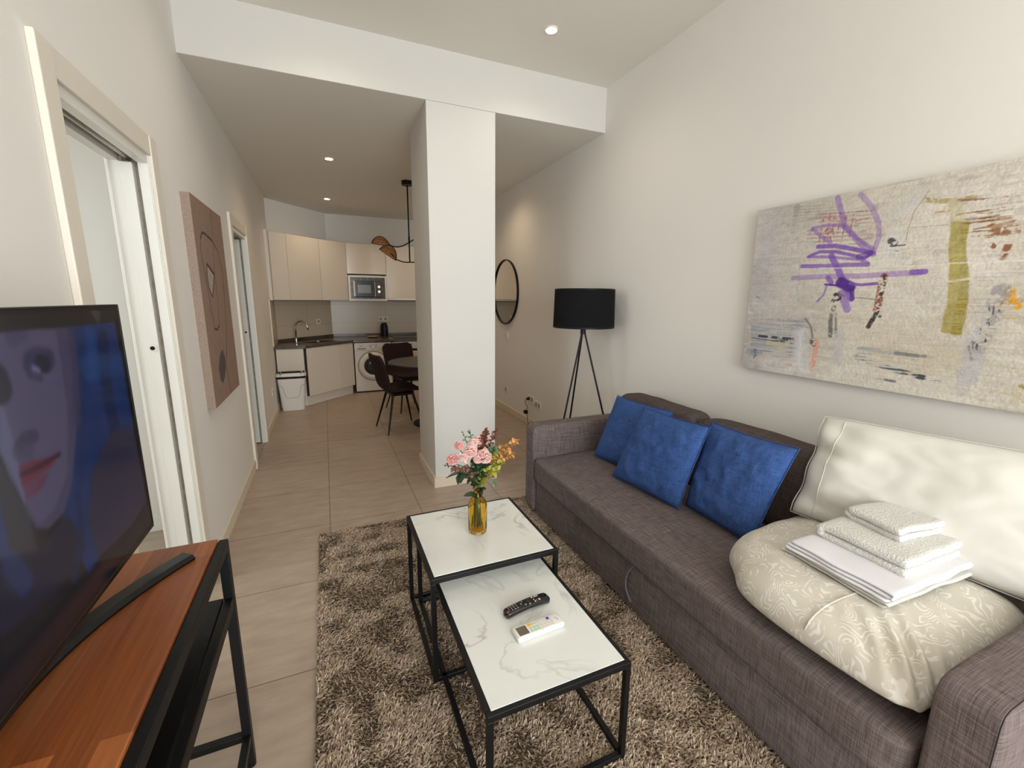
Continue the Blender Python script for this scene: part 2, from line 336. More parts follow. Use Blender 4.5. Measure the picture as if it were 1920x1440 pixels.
def door_frame(name, D, knob):
    y0, y1, zt = D
    b = B(); p = 0.020; wd = 0.082
    box(b, XL, XL+p, y0-wd, y0, 0, zt+wd, 0.004); box(b, XL, XL+p, y1, y1+wd, 0, zt+wd, 0.004); box(b, XL, XL+p-0.003, y0, y1, zt, zt+wd, 0.003)
    root = struct(name, b, m_trim)
    j = B()   # linings of the opening on both sides of the pocket
    for (xa, xb) in ((XL-0.030, XL+0.004), (XL-0.13, XL-0.092)):
        box(j, xa, xb, y1-0.014, y1+0.004, 0, zt); box(j, xa, xb, y0-0.002, y0+0.012, 0, zt); box(j, xa, xb, y0+0.012, y1-0.014, zt-0.035, zt+0.002)
    box(j, XL-0.004, XL+0.008, y1-0.008, y1+0.001, 0, zt, 0.002); box(j, XL-0.137, XL-0.125, y1-0.022, y1, 0, zt, 0.003)
    obj('lining', j, m_door, root)
    g = B(); box(g, XL-0.092, XL-0.030, y1+0.012, y1+0.02, 0, zt); box(g, XL-0.092, XL-0.030, y0, y1+0.02, zt-0.004, zt+0.0)
    obj('pocket', g, m_dust, root)
    s = B(); cyl(s, (XL-0.060, y0, zt-0.018), (XL-0.060, y1, zt-0.018), 0.011, n=10); box(s, XL-0.088, XL-0.034, y0+0.012, y1-0.02, zt-0.012, zt-0.006); obj('track', s, m_steel, root)
    lf = bx(XL-0.090, XL-0.046, y1-0.026, y1+0.011, 0.012, zt-0.038, 0.002); leaf = obj('leaf', lf, m_door, root)
    k = B(); cyl(k, (XL-0.068, y1-0.031, knob), (XL-0.068, y1-0.0255, knob), 0.017, n=20); obj('ring_pull', k, m_white, leaf)
    k = B(); cyl(k, (XL-0.068, y1-0.033, knob), (XL-0.068, y1-0.0305, knob), 0.009, n=16); obj('keyhole', k, m_blackp, leaf)
    return root
door_frame('door_1', D1, 1.235)
door_frame('door_2', D2, 1.13)
# adjoining rooms
def room(name, x0, x1, y0, y1, z):
    b = B(); box(b, x0-0.1, x0, y0-0.1, y1+0.1, 0, z); box(b, x0, x1, y1, y1+0.1, 0, z); box(b, x0, x1, y0-0.1, y0, 0, z)
    struct('wall_'+name, b, m_door)
    struct('ceiling_'+name, bx(x0-0.1, x1, y0-0.1, y1+0.1, z, z+0.1), m_ceil)
    b = B(); box(b, x0, x1, y1-0.013, y1, 0, 0.09, 0.003); box(b, x0, x0+0.013, y0, y1-0.013, 0, 0.09, 0.003); struct('baseboard_'+name, b, m_door)
room('bedroom', -3.0, XL-0.13, -0.6, 3.20, 2.6)
room('bathroom', -2.2, XL-0.13, 3.7, 6.2, 2.5)

# ------------------------------------------------------------------ recessed ceiling lights
def downlight(x, y, z, label, power):
    t = thing('recessed_spotlight', label, 'ceiling light', (x, y, z), 0, 'recessed ceiling spotlights')
    b = B(); r = lathe(b, [(0.030, -0.001), (0.034, -0.006), (0.043, -0.006), (0.045, -0.001)], (x, y, z), 28); obj('rim', b, m_trim, t, 40)
    b = B(); r = lathe(b, [(0.0335, -0.0065), (0.016, -0.0085)], (x, y, z), 28); b.faces.new(r[-1]); obj('bulb', b, m_glow, t)
    l = bpy.data.lights.new('spot_lamp', 'SPOT'); l.energy = power; l.spot_size = math.radians(150); l.spot_blend = 0.9; l.color = (1.0, 0.75, 0.49) if z < 3 else (1.0, 0.92, 0.82); l.shadow_soft_size = 0.035
    lo = bpy.data.objects.new('spot_lamp', l); COL.objects.link(lo); lo.location = (x, y, z-0.012)
downlight(1.394, 2.677, ZH, 'round recessed spotlight in the high ceiling above the beam', P_NEAR)
downlight(0.10, 2.677, ZH, 'round recessed spotlight in the high ceiling towards the left wall', P_NEAR)
downlight(1.394, 0.10, ZH, 'added round recessed spotlight, out of view above the near end of the sofa', P_NEAR)  # added lamp out of view, brings top light onto sofa, rug and floor
downlight(0.10, 0.10, ZH, 'added round recessed spotlight, out of view above the console table', P_NEAR)  # its pair, also added out of view for more light from above
downlight(0.136, 4.78, ZL, 'round recessed spotlight in the low ceiling, nearer the beam', P_KIT)
downlight(0.130, 6.62, ZL, 'round recessed spotlight in the low ceiling above the kitchen units', P_KIT)
downlight(1.62, 4.78, ZL, 'round recessed spotlight hidden behind the pillar, by the mirror', P_KIT)
downlight(1.55, 6.62, ZL, 'round recessed spotlight hidden behind the pillar, above the oven', P_KIT)

# ------------------------------------------------------------------ kitchen
def wslab(b, p0, p1, dep, z0, z1, bev=0, inset=0):
    p0 = Vector((p0[0], p0[1])); p1 = Vector((p1[0], p1[1])); d = (p1-p0).normalized(); n = Vector((-d.y, d.x))
    p0 = p0+d*inset; p1 = p1-d*inset
    prism(b, [p0, p1, p1+n*dep, p0+n*dep], z0, z1, bev)
CT = 0.835                                                       # worktop height
LA, LB = (-0.630, 6.405), (-0.300, 6.405)
DA, DM, DB = (-0.262, 6.395), (0.165, 6.835), (0.362, 7.035)
def base_unit(label, a, c, doors, left=False, extra=None):
    t = thing('base_cabinet', label, 'kitchen cabinet', ((a[0]+c[0])/2, (a[1]+c[1])/2+0.1, 0))
    b = B(); wslab(b, a, c, 0.30 if not left else 0.35, 0.14, CT-0.04, 0, 0.004)
    for v in b.verts: v.co.y += 0.022
    obj('carcass', b, m_cabm, t)
    b = B(); wslab(b, a, c, 0.016, 0.0, 0.135)
    for v in b.verts: v.co += Vector((-0.035, 0.045, 0)) if not left else Vector((0, 0.04, 0))
    obj('plinth', b, m_cabm, t)
    for p0, p1 in doors:
        b = B(); wslab(b, p0, p1, 0.018, 0.14, CT-0.045, 0.0015, 0.0025); obj('door', b, m_cab, t)
    return t
base_unit('narrow white base cabinet by the left wall behind the waste bin', LA, LB, [(LA, LB)], True)
base_unit('angled two-door white base cabinet under the sink', DA, DB, [(DA, DM), (DM, DB)])
b = B(); prism(b, [(LB[0]+0.004, 6.41), (DA[0]-0.006, 6.405), (DA[0]+0.02, 6.50), (LB[0]+0.02, 6.5)], 0.14, CT-0.045); o = obj('gap_shade', b, m_dark); tag(o, 'dark strip standing in for the shaded gap between the two left base cabinets', 'gap shade')  # near-black strip, shade of the open gap put into its colour
# worktop with sink opening shown as a steel inset
wt = thing('worktop', 'dark brown laminate worktop running along the angled kitchen wall', 'worktop', (0.5, 7.2, CT-0.038))
b = B(); prism(b, [(-0.645, 6.385), (-0.275, 6.378), (0.372, 7.015), (2.12, 7.015), (2.12, YE-0.008), (0.10, YE-0.008), (-0.645, 6.93)], CT-0.038, CT, 0.002); obj('slab', b, m_ctop, wt)
b = B(); box(b, 0.105, 2.12, YE-0.03, YE-0.009, CT, CT+0.045, 0.002); prism(b, [(-0.645, 6.905), (0.105, YE-0.031), (0.105, YE-0.009), (-0.645, 6.93)], CT, CT+0.045); obj('upstand', b, m_ctop, wt)
struct('backsplash', bx(0.09, 2.14, YE-0.008, YE, CT-0.1, 1.46), m_splash).name = 'wall_backsplash'
b = B(); prism(b, [(XL, 6.922), (0.096, YE-0.008), (0.09, YE+0.002), (XL, 6.935)], CT-0.1, 1.46)
o = obj('wall_backsplash_diagonal', b, m_splash); o['kind'] = 'structure'
b = B(); box(b, XL, XL+0.010, 6.36, 6.94, CT+0.002, 1.44); o = obj('wall_backsplash_left', b, m_splash); o['kind'] = 'structure'
b = B(); box(b, XL, XL+0.014, 6.345, 6.36, CT, 1.44); struct('trim_1', b, m_skirt)
# sink
sk = thing('kitchen_sink', 'steel inset sink in the angled worktop below the tap', 'sink', (-0.12, 6.87, CT))
def rotpts(cx, cy, w_, h_, ang):
    c, s = math.cos(ang), math.sin(ang); return [(cx+x*c-y*s, cy+x*s+y*c) for x, y in ((-w_, -h_), (w_, -h_), (w_, h_), (-w_, h_))]
b = B(); prism(b, rotpts(-0.10, 6.84, 0.25, 0.19, 0.80), CT+0.0005, CT+0.005, 0.001); obj('rim', b, m_steel, sk)
b = B(); prism(b, rotpts(-0.10, 6.84, 0.21, 0.15, 0.80), CT+0.005, CT+0.0062); obj('bowl', b, m_dark, sk)
b = B(); cyl(b, (-0.12, 6.80, CT+0.006), (-0.12, 6.80, CT+0.030), 0.022, 0.014); obj('plug', b, m_chrome, sk, 40)
# tap
tp = thing('kitchen_tap', 'tall curved chrome swan-neck tap standing behind the sink', 'tap', (-0.40, 6.86, CT))
b = B(); cyl(b, (-0.40, 6.86, CT), (-0.40, 6.86, CT+0.055), 0.026); obj('base', b, m_chrome, tp, 40)
b = B(); pts = [(-0.40, 6.86, CT+0.05), (-0.40, 6.86, CT+0.22)]+[(-0.40+0.078*(1-math.cos(t)), 6.86-0.03*(1-math.cos(t)), CT+0.22+0.082*math.sin(t)) for t in np.linspace(0.15, PI, 16)]+[(-0.238, 6.80, CT+0.185)]
tube(b, pts, 0.0115, 12); obj('spout', b, m_chrome, tp, True)
b = B(); tube(b, [(-0.375, 6.85, CT+0.035), (-0.335, 6.83, CT+0.055), (-0.28, 6.80, CT+0.06)], [0.014, 0.009, 0.006], 10); obj('lever', b, m_dark, tp, True)
# wall cabinets
CB, CTP = 1.437, 2.300
P0, P1, P2, P3, P4, P5 = (-0.604, 6.565), (-0.417, 6.705), (-0.020, 7.105), (0.362, 7.395), (0.955, 7.405), (1.60, 7.405)
def wall_unit(label, a, c, z0=CB, dep=0.30):
    t = thing('wall_cabinet', label, 'kitchen cabinet', ((a[0]+c[0])/2, (a[1]+c[1])/2+0.1, z0))
    b = B(); wslab(b, a, c, dep, z0, CTP, 0, 0.002)
    for v in b.verts: v.co += Vector((-0.012, 0.022, 0))
    obj('carcass', b, m_cabm, t)
    b = B(); wslab(b, a, c, 0.018, z0-0.004, CTP, 0.0015, 0.0025); obj('door', b, m_cab, t)
    return t
wall_unit('narrow white wall cabinet next to the left wall, first of the row', P0, P1, dep=0.10)
wall_unit('angled white wall cabinet, second from the left wall', P1, P2, dep=0.16)
wall_unit('angled white wall cabinet between the second one and the microwave unit', P2, P3, dep=0.20)
t = wall_unit('short glossy wall cabinet right above the microwave', P3, P4, 1.845, 0.33)
wall_unit('tall white wall cabinet over the hood, right of the microwave', P4, P5, 1.475, 0.33)
b = B(); box(b, XL, -0.612, 6.49, 6.60, CB-0.01, CTP+0.012); o = obj('side_panel', b, m_cabm); tag(o, 'pale end panel fixed to the left wall beside the wall cabinets', 'panel')
# microwave housing + microwave
mh = thing('microwave_housing', 'white framed niche in the wall cabinets lined with dark small tiles', 'cabinet', (0.66, 7.55, 1.43))
b = B()
for a in ((0.366, 0.398, 1.425, 1.818), (0.922, 0.953, 1.425, 1.818), (0.398, 0.922, 1.425, 1.455), (0.398, 0.922, 1.790, 1.818)): box(b, a[0], a[1], 7.385, 7.74, a[2], a[3])
obj('frame', b, mat('white_frame', (238, 235, 228), 0.4), mh)
mt = mat('dark_mosaic', (92, 86, 74), 0.3); nt, pb = nodes(mt); tc = nt.nodes.new('ShaderNodeTexCoord'); sx = nt.nodes.new('ShaderNodeSeparateXYZ'); cb = nt.nodes.new('ShaderNodeCombineXYZ')
nt.links.new(tc.outputs['Object'], sx.inputs[0]); nt.links.new(sx.outputs['X'], cb.inputs['X']); nt.links.new(sx.outputs['Z'], cb.inputs['Y'])
br = nt.nodes.new('ShaderNodeTexBrick'); br.offset = 0; br.inputs['Scale'].default_value = 1; br.inputs['Brick Width'].default_value = 0.1; br.inputs['Row Height'].default_value = 0.1; br.inputs['Mortar Size'].default_value = 0.003
br.inputs['Color1'].default_value = lin((98, 92, 80)); br.inputs['Color2'].default_value = lin((84, 78, 68)); br.inputs['Mortar'].default_value = lin((170, 160, 140))
nt.links.new(cb.outputs[0], br.inputs['Vector']); nt.links.new(br.outputs['Color'], pb.inputs['Base Color'])
obj('mosaic_back', bx(0.398, 0.922, 7.43, 7.44, 1.455, 1.79), mt, mh)
mw = thing('microwave', 'black and steel microwave oven in the niche above the worktop', 'microwave', (0.66, 7.36, 1.47))
obj('body', bx(0.44, 0.880, 7.36, 7.44, 1.480, 1.735, 0.006), m_blackp, mw)
obj('door', bx(0.445, 0.765, 7.345, 7.36, 1.487, 1.735, 0.003), m_blackp, mw)
obj('door_window', bx(0.50, 0.70, 7.342, 7.346, 1.545, 1.672), mat('microwave_window', (118, 116, 112), 0.25), mw)
obj('handle', bx(0.755, 0.768, 7.325, 7.345, 1.49, 1.73, 0.004), m_steel, mw)
obj('trim_strip', bx(0.437, 0.462, 7.343, 7.347, 1.49, 1.732), m_white, mw)
pn = obj('control_panel', bx(0.775, 0.88, 7.350, 7.36, 1.487, 1.735, 0.003), mat('panel_brown', (70, 56, 50), 0.3, metal=0.5), mw)
for z in (1.57, 1.645):
    b = B(); cyl(b, (0.822, 7.33, z), (0.822, 7.35, z), 0.021); obj('knob', b, m_chrome, pn, 40)
# hood
hd = thing('cooker_hood', 'slim steel pull-out hood under the wall cabinet right of the microwave', 'hood', (1.27, 7.5, 1.43))
obj('visor', bx(0.957, 1.60, 7.375, 7.66, 1.436, 1.472, 0.004), m_steel, hd); obj('filter', bx(0.97, 1.59, 7.40, 7.64, 1.431, 1.436), m_dark, hd)
# washing machine
wm = thing('washing_machine', 'white front-loading washing machine under the worktop', 'washing machine', (0.66, 7.3, 0))
obj('body', bx(0.377, 0.934, 7.05, 7.60, 0.02, 0.787, 0.008), m_appl, wm)
obj('plinth', bx(0.385, 0.925, 7.075, 7.1, 0.0, 0.03), m_dark, wm)
cp = obj('control_panel', bx(0.377, 0.934, 7.03, 7.06, 0.672, 0.787, 0.006), m_appl, wm)
obj('detergent_drawer', bx(0.42, 0.545, 7.026, 7.031, 0.688, 0.708, 0.002), mat('drawer_grey', (150, 142, 130), 0.5), cp)
b = B(); cyl(b, (0.655, 7.012, 0.722), (0.655, 7.032, 0.722), 0.026, n=28); obj('programme_dial', b, m_white, cp, 40)
b = B(); t_ = lathe(b, [(0.028, 0), (0.031, 0.0)], (0, 0, 0), 28)
for v in b.verts: v.co = Vector((0.655+v.co.x, 7.0285, 0.722+v.co.y))
obj('dial_ring', b, m_dark, cp)
m_prt = mat('grey_print', (84, 78, 72), 0.6)
for k in range(7): obj('button', bx(0.69+k*0.022, 0.702+k*0.022, 7.0275, 7.0305, 0.700, 0.706), m_prt, cp)
for k in range(4): obj('programme_mark', bx(0.606-0.008*(k % 2), 0.620, 7.0275, 7.0305, 0.715+k*0.012, 0.7185+k*0.012), m_prt, cp); obj('programme_mark', bx(0.692, 0.712, 7.0275, 7.0305, 0.725+k*0.012, 0.7285+k*0.012), m_prt, cp)
obj('printed_name', bx(0.455, 0.505, 7.0275, 7.0305, 0.735, 0.741), m_prt, cp)
def ring_y(b, c, prof, n=48):
    rings = [[b.verts.new((c[0]+r*math.cos(2*PI*k/n), c[1]+d, c[2]+r*math.sin(2*PI*k/n))) for k in range(n)] for r, d in prof]
    for i in range(len(rings)-1):
        for k in range(n): b.faces.new((rings[i][k], rings[i+1][k], rings[i+1][(k+1) % n], rings[i][(k+1) % n]))
    return rings
dc = (0.650, 7.05, 0.42)
b = B(); ring_y(b, dc, [(0.222, -0.0), (0.222, -0.012), (0.212, -0.026), (0.180, -0.036), (0.150, -0.034), (0.140, -0.020), (0.138, 0.0)]); dr = obj('porthole_door', b, m_appl, wm, 60)
b = B(); r = ring_y(b, dc, [(0.140, -0.016), (0.110, -0.030), (0.06, -0.040), (0.012, -0.043)]); b.faces.new(r[-1]); obj('porthole_glass', b, mat('smoked_glass', (30, 30, 32), 0.06, coat=0.5), dr, True)
b = B(); ring_y(b, dc, [(0.236, 0.001), (0.236, -0.004), (0.222, -0.004)]); obj('door_groove', b, mat('groove_grey', (150, 143, 134), 0.5), dr)
# oven
ov = thing('built_in_oven', 'built-in oven with a steel control strip right of the washing machine', 'oven', (1.25, 7.3, 0))
obj('housing', bx(0.945, 1.545, 7.06, 7.60, 0.0, 0.785), m_cabm, ov)
cp = obj('control_strip', bx(0.947, 1.543, 7.03, 7.06, 0.675, 0.79, 0.004), m_steel, ov)
for x in (1.10, 1.235, 1.42):
    b = B(); cyl(b, (x, 7.005, 0.742), (x, 7.031, 0.742), 0.019, n=24); obj('knob', b, m_chrome, cp, 40)
obj('oven_door', bx(0.947, 1.543, 7.035, 7.06, 0.14, 0.668, 0.004), m_blackp, ov)
b = B(); tube(b, [(0.99, 7.035, 0.63), (0.99, 6.995, 0.63), (1.50, 6.995, 0.63), (1.50, 7.035, 0.63)], 0.008, 10); obj('handle', b, m_steel, ov, 40)
b = B(); grid(b, lambda u, v: Vector((1.19+0.16*u+0.004*math.sin(v*9), 6.975-0.004*math.sin(u*12+v*3), 0.645-0.24*v)), 14, 14)
mtw = mat('checked_tea_towel', (222, 208, 190), 0.9); nt, pb = nodes(mtw); mp = mapping(nt); ck = nt.nodes.new('ShaderNodeTexBrick'); ck.offset = 0; ck.inputs['Scale'].default_value = 1; ck.inputs['Brick Width'].default_value = 0.03; ck.inputs['Row Height'].default_value = 0.03; ck.inputs['Mortar Size'].default_value = 0.003
ck.inputs['Color1'].default_value = lin((222, 208, 190)); ck.inputs['Color2'].default_value = lin((214, 198, 178)); ck.inputs['Mortar'].default_value = lin((168, 120, 92))
tc = nt.nodes.new('ShaderNodeTexCoord'); sx = nt.nodes.new('ShaderNodeSeparateXYZ'); cb = nt.nodes.new('ShaderNodeCombineXYZ'); nt.links.new(tc.outputs['Object'], sx.inputs[0]); nt.links.new(sx.outputs['X'], cb.inputs['X']); nt.links.new(sx.outputs['Z'], cb.inputs['Y']); nt.links.new(cb.outputs[0], ck.inputs['Vector']); nt.links.new(ck.outputs['Color'], pb.inputs['Base Color'])
tag(obj('tea_towel', b, mtw, None, True, solid=0.003), 'pale checked tea towel hanging from the oven handle', 'towel')
tag(obj('cooktop', bx(1.00, 1.50, 7.10, 7.60, CT+0.0005, CT+0.008, 0.002), m_blackp), 'black glass cooktop set in the worktop above the oven', 'cooktop')
# coffee machine
cm = thing('coffee_machine', 'small black capsule coffee machine on the worktop by the sockets', 'coffee machine', (0.88, 7.45, CT))
b = B(); grid(b, lambda u, v: Vector((0.885+math.cos(2*PI*u)*(0.064-0.018*max(0, v-0.6)/0.4)*(1 if v < 0.93 else 0.75), 7.44+math.sin(2*PI*u)*0.075*(1 if v < 0.93 else 0.7), CT+0.02+0.215*v)), 24, 14); obj('body', b, m_blackp, cm, True)
b = B(); cyl(b, (0.885, 7.44, CT+0.234), (0.885, 7.44, CT+0.238), 0.036, n=20); obj('lid', b, m_blackp, cm, 40)
obj('base', bx(0.835, 0.935, 7.33, 7.51, CT, CT+0.022, 0.004), m_blackp, cm); obj('spout', bx(0.865, 0.905, 7.345, 7.38, CT+0.12, CT+0.16, 0.005), m_blackp, cm)
obj('water_tank', bx(0.845, 0.925, 7.515, 7.56, CT, CT+0.17, 0.008), m_blackp, cm)
b = B(); tube(b, curve([(0.83, 7.40, CT+0.19), (0.84, 7.37, CT+0.205), (0.87, 7.36, CT+0.21)], 6), 0.006, 8); obj('lever', b, m_blackp, cm, True)
# plate with rim
b = B(); lathe(b, [(0.001, 0.004), (0.05, 0.004), (0.095, 0.024), (0.10, 0.024), (0.055, 0.0), (0.001, 0.0)], (0.70, 7.40, CT), 32)
tag(obj('serving_dish', b, mat('patterned_ceramic', (190, 160, 110), 0.4, var=0.5, vscale=45), None, 40), 'shallow patterned dish lying on the worktop left of the coffee machine', 'dish')
# sockets
def plate(name, label, c, ax, w_=0.08, h_=0.08, group=None, sock=True, n=1):
    t = thing(name, label, 'switch' if 'switch' in name else 'socket', c, 0, group)
    x, y, z = c; tot = w_*n
    def bb(du0, du1, dz0, dz1, d0, d1, bev=0.0):
        b = B()
        if ax == '-x': box(b, x-d1, x-d0, y+du0, y+du1, z+dz0, z+dz1, bev)
        elif ax == '+x': box(b, x+d0, x+d1, y+du0, y+du1, z+dz0, z+dz1, bev)
        else: box(b, x+du0, x+du1, y-d1, y-d0, z+dz0, z+dz1, bev)
        return b
    obj('frame', bb(-tot/2, tot/2, -h_/2, h_/2, 0, 0.009, 0.002), m_white, t)
    for k in range(n):
        u = -tot/2+w_*(k+0.5)
        if sock:
            b = B(); c0 = {'-x': (x-0.010, y+u, z), '+x': (x+0.010, y+u, z), '-y': (x+u, y-0.010, z)}[ax]; dr_ = {'-x': (-0.0015, 0, 0), '+x': (0.0015, 0, 0), '-y': (0, -0.0015, 0)}[ax]
            cyl(b, c0, Vector(c0)+Vector(dr_), 0.021, n=24); obj('socket_well', b, mat('socket_shadow', (150, 142, 132), 0.6), t)
        else: obj('rocker', bb(u-0.027, u+0.027, -0.027, 0.027, 0.009, 0.013, 0.0015), m_white, t)
    return t
plate('wall_socket', 'white socket on the tiles right of the tap', (-0.107, YE-0.24, 1.09), '-y')
plate('wall_socket', 'white double socket on the tiles right behind the coffee machine', (0.91, YE-0.009, 1.12), '-y', n=2)
plate('light_switch', 'white switch on the right wall below the round mirror', (XR, 5.16, 1.005), '-x', sock=False)
plate('wall_socket', 'white single socket low on the right wall near the pillar', (XR, 5.17, 0.30), '-x')
plate('light_switch', 'white switch on the left wall half hidden by the brown canvas', (XL, 3.66, 0.98), '+x', sock=False)
plate('wall_socket', 'white socket low on the left wall past the second door', (XL, 5.80, 0.35), '+x')
# the angled one sits on the diagonal wall
for o_ in [x for x in COL.objects if x.get('label') == 'white socket on the tiles right of the tap']: o_.rotation_euler[2] = math.radians(48); o_.location = (-0.107, YE-0.237, 1.10)
plate('wall_socket', 'white double socket on the right wall with the black plug in it', (XR, 4.42, 0.325), '-x', n=2)
plate('wall_socket', 'white two-gang outlet on the right wall, nearer the sofa', (XR, 4.235, 0.295), '-x', n=2, w_=0.07)
pc = thing('power_cord', 'black plug and twisted cord hanging from the wall socket by the lamp', 'cord', (XR-0.05, 4.44, 0.25))
b = B(); cyl(b, (XR-0.010, 4.45, 0.325), (XR-0.045, 4.45, 0.325), 0.018, 0.014, 16); obj('plug', b, m_blackp, pc, 40)
b = B(); tube(b, curve([(XR-0.045, 4.45, 0.325), (XR-0.06, 4.455, 0.28), (XR-0.04, 4.43, 0.22), (XR-0.07, 4.46, 0.17), (XR-0.04, 4.44, 0.14), (XR-0.05, 4.40, 0.06), (XR-0.06, 4.25, 0.006), (XR-0.2, 3.6, 0.006), (XR-0.24, 3.2, 0.006)], 10), 0.0035, 6); obj('cable', b, m_blackp, pc, True)
b = B(); box(b, XR-0.075, XR-0.035, 4.425, 4.47, 0.15, 0.19, 0.004); obj('adapter', b, m_blackp, pc)
# waste bin
wb = thing('waste_bin', 'white plastic waste bin with a lid and black liner in front of the left cabinet', 'bin', (-0.47, 6.30, 0))
def taper(u, v, z0, z1, w0, w1, d0, d1, cx=-0.465, cy=6.295):
    a = 2*PI*u; w_ = w0+(w1-w0)*v; d_ = d0+(d1-d0)*v; p = 5
    c, s = math.cos(a), math.sin(a); k = (abs(c)**p+abs(s)**p)**(-1/p)
    return Vector((cx+c*k*w_, cy+s*k*d_, z0+(z1-z0)*v))
b = B(); grid(b, lambda u, v: taper(u, v, 0.0, 0.43, 0.132, 0.168, 0.072, 0.085), 64, 10); obj('bucket', b, m_white, wb, True)
b = B(); grid(b, lambda u, v: taper(u, v, 0.425, 0.455, 0.172, 0.176, 0.088, 0.090), 64, 2); obj('liner', b, m_blackp, wb, True)
b = B(); grid(b, lambda u, v: taper(u, v, 0.455, 0.50, 0.182, 0.178, 0.095, 0.092), 64, 2); bmesh.ops.holes_fill(b, edges=b.edges); lid = obj('lid', b, m_white, wb, 40)
b = B(); pts = []
for u in np.linspace(-1, 1, 40):
    x = u*0.15; s = 0.5*(1+math.tanh((abs(u)-0.62)*9)); z = 0.17+0.17*s
    yy = 6.295-(0.072+0.013*z/0.43)-0.0015
    pts.append((-0.465+x, yy, z))
tube(b, pts, 0.0022, 6); obj('embossed_line', b, mat('emboss_grey', (150, 146, 140), 0.5), wb, True)

# ------------------------------------------------------------------ dining corner
dt = thing('dining_table', 'round dark dining table half hidden behind the pillar', 'dining table', (1.12, 4.98, 0))
b = B(); cyl(b, (1.12, 4.98, 0.728), (1.12, 4.98, 0.735), 0.46, 0.50, 64); cyl(b, (1.12, 4.98, 0.735), (1.12, 4.98, 0.75), 0.50, 0.50, 64); obj('tabletop', b, m_tabletop, dt, 40)
b = B(); cyl(b, (1.12, 4.98, 0.02), (1.12, 4.98, 0.728), 0.035, n=24); obj('column', b, m_blackm, dt, 40)
b = B(); lathe(b, [(0.24, 0.0), (0.24, 0.012), (0.20, 0.018), (0.05, 0.03), (0.036, 0.03)], (1.12, 4.98, 0), 48); obj('base', b, m_blackm, dt, 40)
def make_chair(label, loc, rot):
    t = thing('dining_chair', label, 'chair', loc, rot, 'brown velvet dining chairs at the round table')
    prof = curve([(0.22, 0, 0.455), (0.12, 0, 0.462), (-0.02, 0, 0.455), (-0.13, 0, 0.462), (-0.195, 0, 0.52), (-0.225, 0, 0.62), (-0.25, 0, 0.74), (-0.275, 0, 0.865)], 6)
    N = len(prof)-1
    def f(u, v):
        p = prof[min(N, int(round(u*N)))]; s = 2*v-1
        wd = 0.225-0.015*math.sin(PI*u)
        edge = 1-min(1, min(u, 1-u)/0.09); wd -= 0.07*edge**2.5
        curl = 0.045*abs(s)**2.6
        if u < 0.5: return Vector((p.x, s*wd, p.z+curl*0.5*math.sin(PI*min(1, u*2))+curl*0.3))
        return Vector((p.x+curl*0.9*math.sin(PI*min(1, (1.05-u)*1.6)), s*wd, p.z+curl*0.2))
    b = B(); grid(b, f, N, 18); s = obj('seat_shell', b, m_chair, t, True, local=True, solid=0.034, sub=1)
    b = B(); box(b, -0.12, 0.13, -0.12, 0.12, 0.405, 0.436, 0.005); obj('underframe', b, m_blackm, t, local=True)
    for sx, sy in ((1, 1), (1, -1), (-1, 1), (-1, -1)):
        b = B(); cyl(b, (sx*0.11, sy*0.11, 0.43), (sx*0.215, sy*0.215, 0), 0.015, 0.008, 14); obj('leg', b, m_blackm, t, 40, local=True)
    return t
ch = make_chair('dark brown dining chair seen from behind its side, nearest the pillar', (0.715, 4.90, 0), math.radians(11))
c2 = copy_tree(ch); c2.location = (0.955, 5.80, 0); c2.rotation_euler = (0, 0, math.radians(-72)); c2['label'] = 'dark brown dining chair on the far side of the table, before the oven'
# pendant lamp
pl = thing('pendant_lamp', 'black pendant lamp with curved arms and rattan leaf shades over the table', 'pendant lamp', (0.955, 5.28, ZL))
b = B(); cyl(b, (0.955, 5.28, ZL-0.045), (0.955, 5.28, ZL-0.0005), 0.062, n=32); obj('canopy', b, m_blackm, pl, 40)
b = B(); cyl(b, (0.955, 5.28, 1.885), (0.955, 5.28, ZL-0.045), 0.008, n=12); cyl(b, (0.955, 5.28, 2.09), (0.955, 5.28, 2.17), 0.011, n=12); obj('rod', b, m_blackm, pl, 40)
def P_(x, z, y=5.28): return Vector((x, y, z))
b = B(); tube(b, curve([P_(1.20, 2.33), P_(1.08, 2.19), P_(0.955, 2.105), P_(0.86, 2.055), P_(0.77, 2.05), P_(0.70, 2.085)], 10), 0.0065, 8); obj('arm', b, m_blackm, pl, True)
b = B(); tube(b, curve([P_(1.25, 1.98), P_(1.10, 1.90), P_(0.955, 1.882), P_(0.87, 1.885), P_(0.80, 1.912), P_(0.74, 1.97, 5.26)], 10), 0.0065, 8); obj('arm', b, m_blackm, pl, True)
def leaf_shade(chord0, chord1, bulge, tilt):
    c0, c1 = Vector(chord0), Vector(chord1); bu = Vector(bulge); rim = [c0.lerp(c1, t)+bu*math.sin(PI*t)**0.62 for t in np.linspace(0, 1, 25)]
    b = B(); grid(b, lambda u, v: c0.lerp(c1, u)+bu*(math.sin(PI*u)**0.62)*v+Vector((0, tilt*math.sin(PI*v)*math.sin(PI*u), 0)), 24, 8)
    s = obj('rattan_shade', b, m_rattan, pl, True, solid=0.003)
    b = B(); tube(b, rim, 0.0045, 6); tube(b, [c0, c1], 0.0035, 6)
    for v in (0.33, 0.66): tube(b, [c0.lerp(c1, t)+bu*(math.sin(PI*t)**0.62)*v+Vector((0, tilt*math.sin(PI*v)*math.sin(PI*t)-0.003, 0)) for t in np.linspace(0.02, 0.98, 16)], 0.0018, 5)
    obj('rim', b, m_blackm, s, True)
leaf_shade((0.535, 5.26, 2.068), (0.735, 5.28, 2.045), (-0.004, -0.06, 0.085), 0.03)
leaf_shade((0.612, 5.24, 2.005), (0.795, 5.28, 1.893), (0.045, -0.07, 0.088), 0.03)
